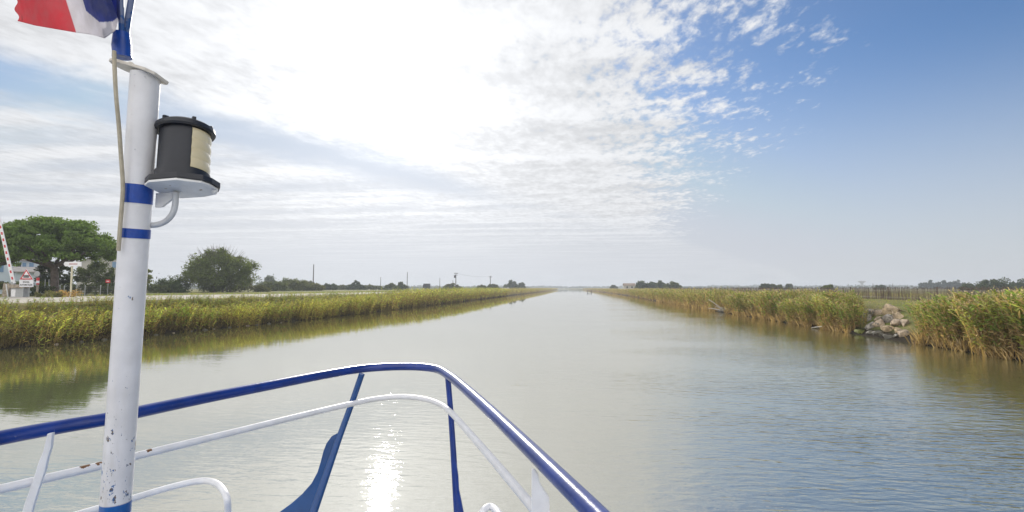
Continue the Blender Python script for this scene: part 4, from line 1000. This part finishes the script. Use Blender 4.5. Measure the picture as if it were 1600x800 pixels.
# fluted lens window on the forward right side
pr = []
for k in range(17): hh = 14+k*4.05; pr.append((hh, rL*(1.0+.045*abs(math.sin(k*math.pi/4)))))
lathe_arc(-43, 116, pr, 40, 'lens', M_lens)
MB().disc_stack(lc+up*80*sc_l, up, [(0, rL*1.14), (3*sc_l, rL*1.19), (9*sc_l, rL*1.16), (12*sc_l, rL*1.05), (15*sc_l, rL*.9), (17*sc_l, rL*.3)], 40).build('lid', M_lb, lant, True)
for a in (200, 250, 20, 320): MB().box(lc+up*94*sc_l+(e1*math.cos(R(a))+e2*math.sin(R(a)))*rL*.95, (.014, .01, .012), Matrix.Rotation(R(a), 3, 'Z')).build('clip', M_lb, lant, bevel=.002)
bs = [(-1.12, -.75), (-1.12, .75), (-.7, 1.1), (.5, 1.15), (1.28, .62), (1.42, .2), (1.42, -.45), (1.1, -.9), (.4, -1.12), (-.7, -1.1)]
q = lambda a, d, h: lc + e1*a*rL + e2*d*rL*(-1) + up*h*sc_l
MB().prism([q(a, d, -9) for a, d in bs], up*9*sc_l).build('base', M_lb, lant, bevel=.003)
MB().prism([q(a*.97-.04, d*.97, -13) for a, d in bs], up*3.8*sc_l).build('bracket_plate', M_lw, lant, bevel=.002)
MB().prism([q(-1.25, -.3, -13.3), q(-.15, -.3, -13.3), q(-.95, -.3, -36), q(-1.25, -.3, -36)], e2*rL*-.12).build('bracket_web', M_lw, lant)
MB().disc_stack(q(1.22, -.35, -13.3), -up, [(0, .008), (.004, .008), (.01, .003)], 10).build('bolt', M_lw, lant)
cd = [P(274, 300, DL), P(274, 318, DL), P(270, 333, DL), P(260, 345, DL), P(246, 351, DL), P(228, 352, DL)]
MB().tube(spline(cd, 6), .0085, 12).build('conduit', paint('grey_conduit', (.50, .51, .53), .5, .12, 20), lant, True)
# ---- flag
m, nt, out = new_mat('tricolour_cloth'); b = N(nt, 'ShaderNodeBsdfPrincipled'); a = N(nt, 'ShaderNodeAttribute', attribute_name='Col'); b.inputs['Roughness'].default_value = .8
t = N(nt, 'ShaderNodeBsdfTranslucent'); geo = N(nt, 'ShaderNodeNewGeometry')
cc = mixc(nt, maprange(nt, noise(nt, geo.outputs['Position'], 25, 4), .3, .75, 0, .22), a.outputs['Color'], (.4, .37, .36))
link(nt, cc, b.inputs['Base Color']); link(nt, cc, t.inputs[0]); mx = N(nt, 'ShaderNodeMixShader'); mx.inputs[0].default_value = .72
bp = N(nt, 'ShaderNodeBump'); bp.inputs['Distance'].default_value = .004; link(nt, noise(nt, mapping(nt, geo.outputs['Position'], (8, 8, 3)), 4, 4), bp.inputs['Height']); link(nt, bp.outputs[0], b.inputs['Normal']); link(nt, bp.outputs[0], t.inputs['Normal'])
link(nt, b.outputs[0], mx.inputs[1]); link(nt, t.outputs[0], mx.inputs[2]); link(nt, mx.outputs[0], out.inputs[0]); M_flag = m
# bottom and top edge keys: (u, px, py, extra depth)
bot = [(0, 28, 33, .10), (.12, 55, 40, .06), (.33, 119, 51, .02), (.45, 145, 54.5, -.02), (.54, 164, 60, -.05), (.60, 180, 48, -.07), (.66, 184.5, 32, -.05), (.70, 178, 26, -.02), (.76, 166, 19, .02), (.86, 170, 22, .0), (1, 187, 31, 0)]
topk = [(0, 14, -120, .10), (.12, 40, -125, .08), (.33, 62, -130, .03), (.45, 90, -132, .0), (.54, 105, -135, -.04), (.60, 118, -135, -.05), (.66, 128, -132, -.03), (.70, 136, -130, .0), (.76, 148, -130, .02), (.86, 165, -130, .02), (1, 187, -128, 0)]
def ed(K, u): xs = [k[0] for k in K]; return [float(np.interp(u, xs, [k[j] for k in K])) for j in (1, 2, 3)]
nu, nv = 240, 110; V = []; Fc = []; Cq = []
for i in range(nu+1):
    u = i/nu; b1, t1_ = ed(bot, u), ed(topk, u)
    for j in range(nv+1):
        v = j/nv; x = b1[0]*(1-v)+t1_[0]*v; y = b1[1]*(1-v)+t1_[1]*v
        if u < .03: x += 3*math.sin(v*40)
        dd = b1[2]*(1-v)+t1_[2]*v + .018*math.sin(u*17+v*5)*(1-u*.5)
        V.append(P(x, y, DM+dd))
for i in range(nu):
    for j in range(nv): a_ = i*(nv+1)+j; Fc.append((a_, a_+1, a_+nv+2, a_+nv+1)); u = (i+.5)/nu; vv = (j+.5)/nv; Cq.append((.66, .14, .17) if u < .333 else ((.74, .72, .75) if u < max(.46, .69-1.15*vv) else (.09, .12, .38)))
me = bpy.data.meshes.new('flag'); me.from_pydata(V, [], Fc); me.update(); ca = me.color_attributes.new('Col', 'FLOAT_COLOR', 'CORNER')
ca.data.foreach_set('color', np.array([[*c_, 1]*4 for c_ in Cq], dtype=np.float32).ravel())
fl = link_mesh('flag', me, M_flag, None, True); tag(fl, 'faded red, white and blue tricolour flag fluttering from the staff', 'flag')
sm = fl.modifiers.new('thick', 'SOLIDIFY'); sm.thickness = .0015

# ------------------------------------------------------------------ haze
HZ = 0.0006
m, nt, out = new_mat('haze_air'); pv = N(nt, 'ShaderNodeVolumePrincipled'); pv.inputs['Color'].default_value = (.88, .93, 1, 1); pv.inputs['Density'].default_value = HZ; pv.inputs['Anisotropy'].default_value = .2
link(nt, pv.outputs[0], out.inputs['Volume'])
tag(MB().box((0, 0, 14), (12600, 12600, 34)).build('haze', m), 'thin bluish haze over the fields', 'haze', None, 'stuff')

# ------------------------------------------------------------------ sun and sky
sdir = P(604, 128, 1) - Vector((0, 0, CH)); sdir.normalize(); elev = math.asin(sdir.z); azi = math.atan2(sdir.x, sdir.y)   # azimuth from +Y towards +X
sl = bpy.data.lights.new('sun', 'SUN'); so = bpy.data.objects.new('sun', sl); COL.objects.link(so); sl.energy = 2.2; sl.angle = R(2.0); sl.color = (1, .95, .87)
so.rotation_euler = sdir.to_track_quat('Z', 'Y').to_euler(); so.location = (0, 0, 60)
w = bpy.data.worlds.new('World'); sc.world = w; w.use_nodes = True; nt = w.node_tree
for n in list(nt.nodes): nt.nodes.remove(n)
out = nt.nodes.new('ShaderNodeOutputWorld'); bg = nt.nodes.new('ShaderNodeBackground'); link(nt, bg.outputs[0], out.inputs[0]); bg.inputs[1].default_value = .10
sky = nt.nodes.new('ShaderNodeTexSky'); sky.sky_type = 'NISHITA'; sky.sun_disc = False; sky.sun_elevation = elev; sky.sun_rotation = azi; sky.air_density = 1.0; sky.dust_density = .6; sky.ozone_density = 2.0
tc = nt.nodes.new('ShaderNodeTexCoord'); dirv = tc.outputs['Generated']
sep = nt.nodes.new('ShaderNodeSeparateXYZ'); link(nt, dirv, sep.inputs[0]); X, Y, Z = sep.outputs
zc = math_n(nt, 'MAXIMUM', Z, .025)
U = math_n(nt, 'DIVIDE', X, zc); Vv = math_n(nt, 'DIVIDE', Y, zc)
cmb = nt.nodes.new('ShaderNodeCombineXYZ'); link(nt, U, cmb.inputs[0]); link(nt, Vv, cmb.inputs[1]); uv = cmb.outputs[0]
dt = nt.nodes.new('ShaderNodeVectorMath'); dt.operation = 'DOT_PRODUCT'; nrm = nt.nodes.new('ShaderNodeVectorMath'); nrm.operation = 'NORMALIZE'; link(nt, dirv, nrm.inputs[0]); link(nt, nrm.outputs[0], dt.inputs[0]); dt.inputs[1].default_value = sdir
cs = dt.outputs['Value']
ang = math_n(nt, 'ARCCOSINE', math_n(nt, 'MINIMUM', cs, .99999))           # radians from the sun
# altocumulus field: left of the line u = .6 + .17 v
edge = math_n(nt, 'SUBTRACT', math_n(nt, 'ADD', math_n(nt, 'MULTIPLY', Vv, .17), .72), U)
big = noise(nt, uv, .9, 4, .6); mid = noise(nt, mapping(nt, uv, (1, .8, 1), (0, 0, .5)), 4.0, 5, .6, .3); fine = noise(nt, mapping(nt, uv, (1.0, .55, 1), (0, 0, -.6)), 15.0, 5, .62, .2)
cov = maprange(nt, edge, -.45, 1.6, -.24, .46, False)
fld = math_n(nt, 'ADD', math_n(nt, 'MULTIPLY', fine, .75), math_n(nt, 'ADD', math_n(nt, 'MULTIPLY', mid, .65), math_n(nt, 'MULTIPLY', big, .45)))
dens = math_n(nt, 'ADD', fld, cov)
alto = maprange(nt, dens, .90, 1.18)
# clear blue lane through the left clouds, u - .5 v = -3.6
lane = math_n(nt, 'ABSOLUTE', math_n(nt, 'ADD', math_n(nt, 'SUBTRACT', U, math_n(nt, 'MULTIPLY', Vv, .56)), math_n(nt, 'ADD', math_n(nt, 'MULTIPLY', mid, .8), 3.50)))
lanem = math_n(nt, 'MULTIPLY', maprange(nt, lane, .05, .72, 1, 0), maprange(nt, U, -1.5, -.7, 1, 0))
streak = noise(nt, mapping(nt, uv, (.22, 1.1, 1), (0, 0, -1.05)), 1.3, 6, .62, .4)
left = maprange(nt, math_n(nt, 'SUBTRACT', U, math_n(nt, 'MULTIPLY', Vv, .5)), -3.8, -3.0, 1, 0)
leftcl = maprange(nt, streak, .30, .62, .35, 1.0)
cl = math_n(nt, 'MULTIPLY', alto, math_n(nt, 'SUBTRACT', 1.0, left))
cl = math_n(nt, 'ADD', cl, math_n(nt, 'MULTIPLY', leftcl, left))
cl = math_n(nt, 'MULTIPLY', cl, math_n(nt, 'SUBTRACT', 1.0, math_n(nt, 'MULTIPLY', lanem, .95)), clamp=True)
# cloud light: brighter close to the sun seen through it
glow = math_n(nt, 'POWER', 2.718, math_n(nt, 'MULTIPLY', ang, -4.2))
core = math_n(nt, 'POWER', 2.718, math_n(nt, 'MULTIPLY', math_n(nt, 'MULTIPLY', ang, ang), -20.0))
cb = math_n(nt, 'ADD', math_n(nt, 'ADD', 5.3, math_n(nt, 'MULTIPLY', glow, 2.6)), math_n(nt, 'MULTIPLY', core, 2.2))
tex = maprange(nt, math_n(nt, 'ADD', math_n(nt, 'MULTIPLY', math_n(nt, 'ADD', fine, mid), .3), math_n(nt, 'MULTIPLY', streak, .4)), .38, .60, .84, 1.13)
cb = math_n(nt, 'MULTIPLY', cb, tex)
cc = nt.nodes.new('ShaderNodeVectorMath'); cc.operation = 'SCALE'; cc.inputs[0].default_value = (.985, 1.0, 1.03); link(nt, cb, cc.inputs['Scale'])
# thin veil: whitens the clear sky near the sun and towards the horizon
capn = nt.nodes.new('ShaderNodeVectorMath'); capn.operation = 'MINIMUM'; capn.inputs[1].default_value = (2.9, 3.9, 5.4)
SK0 = mixc(nt, 1.0, sky.outputs[0], mixc(nt, math_n(nt, 'POWER', 2.718, math_n(nt, 'MULTIPLY', ang, -2.2)), (.36, .58, .79), (.68, .72, .92)), 'MULTIPLY')
link(nt, SK0, capn.inputs[0]); SK = capn.outputs[0]
veilh = maprange(nt, Z, .0, .40, .88, 0.0); veils = math_n(nt, 'MULTIPLY', math_n(nt, 'POWER', 2.718, math_n(nt, 'MULTIPLY', ang, -3.2)), .6)
veil = math_n(nt, 'MINIMUM', math_n(nt, 'ADD', veilh, veils), .95)
vb = math_n(nt, 'ADD', 4.4, math_n(nt, 'MULTIPLY', glow, 4.2)); vc = nt.nodes.new('ShaderNodeVectorMath'); vc.operation = 'SCALE'; vc.inputs[0].default_value = (.97, 1.0, 1.06); link(nt, vb, vc.inputs['Scale'])
base = mixc(nt, veil, SK, vc.outputs[0])
clf = math_n(nt, 'MULTIPLY', cl, maprange(nt, Z, .03, .16, .25, 1.0))
fin = mixc(nt, clf, base, cc.outputs[0])
# unseen bright cloud cover added behind the viewer as fill for shaded sides
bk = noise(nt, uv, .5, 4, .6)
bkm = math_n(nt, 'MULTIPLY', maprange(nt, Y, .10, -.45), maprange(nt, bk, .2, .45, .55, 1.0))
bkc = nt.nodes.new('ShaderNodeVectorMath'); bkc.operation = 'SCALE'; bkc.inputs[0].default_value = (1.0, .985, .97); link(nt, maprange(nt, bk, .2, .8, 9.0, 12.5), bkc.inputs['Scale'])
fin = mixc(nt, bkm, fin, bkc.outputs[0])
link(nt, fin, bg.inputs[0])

# ------------------------------------------------------------------ render
sc.render.engine = 'CYCLES'; sc.render.resolution_x = 1024; sc.render.resolution_y = 512
sc.cycles.max_bounces = 6; sc.cycles.transparent_max_bounces = 8; sc.cycles.volume_bounces = 0; sc.cycles.sample_clamp_indirect = 8; sc.cycles.sample_clamp_direct = 30
vs = sc.view_settings; vs.view_transform = 'Standard'; vs.look = 'None'; vs.gamma = 1; vs.use_curve_mapping = False; vs.exposure = 0.5
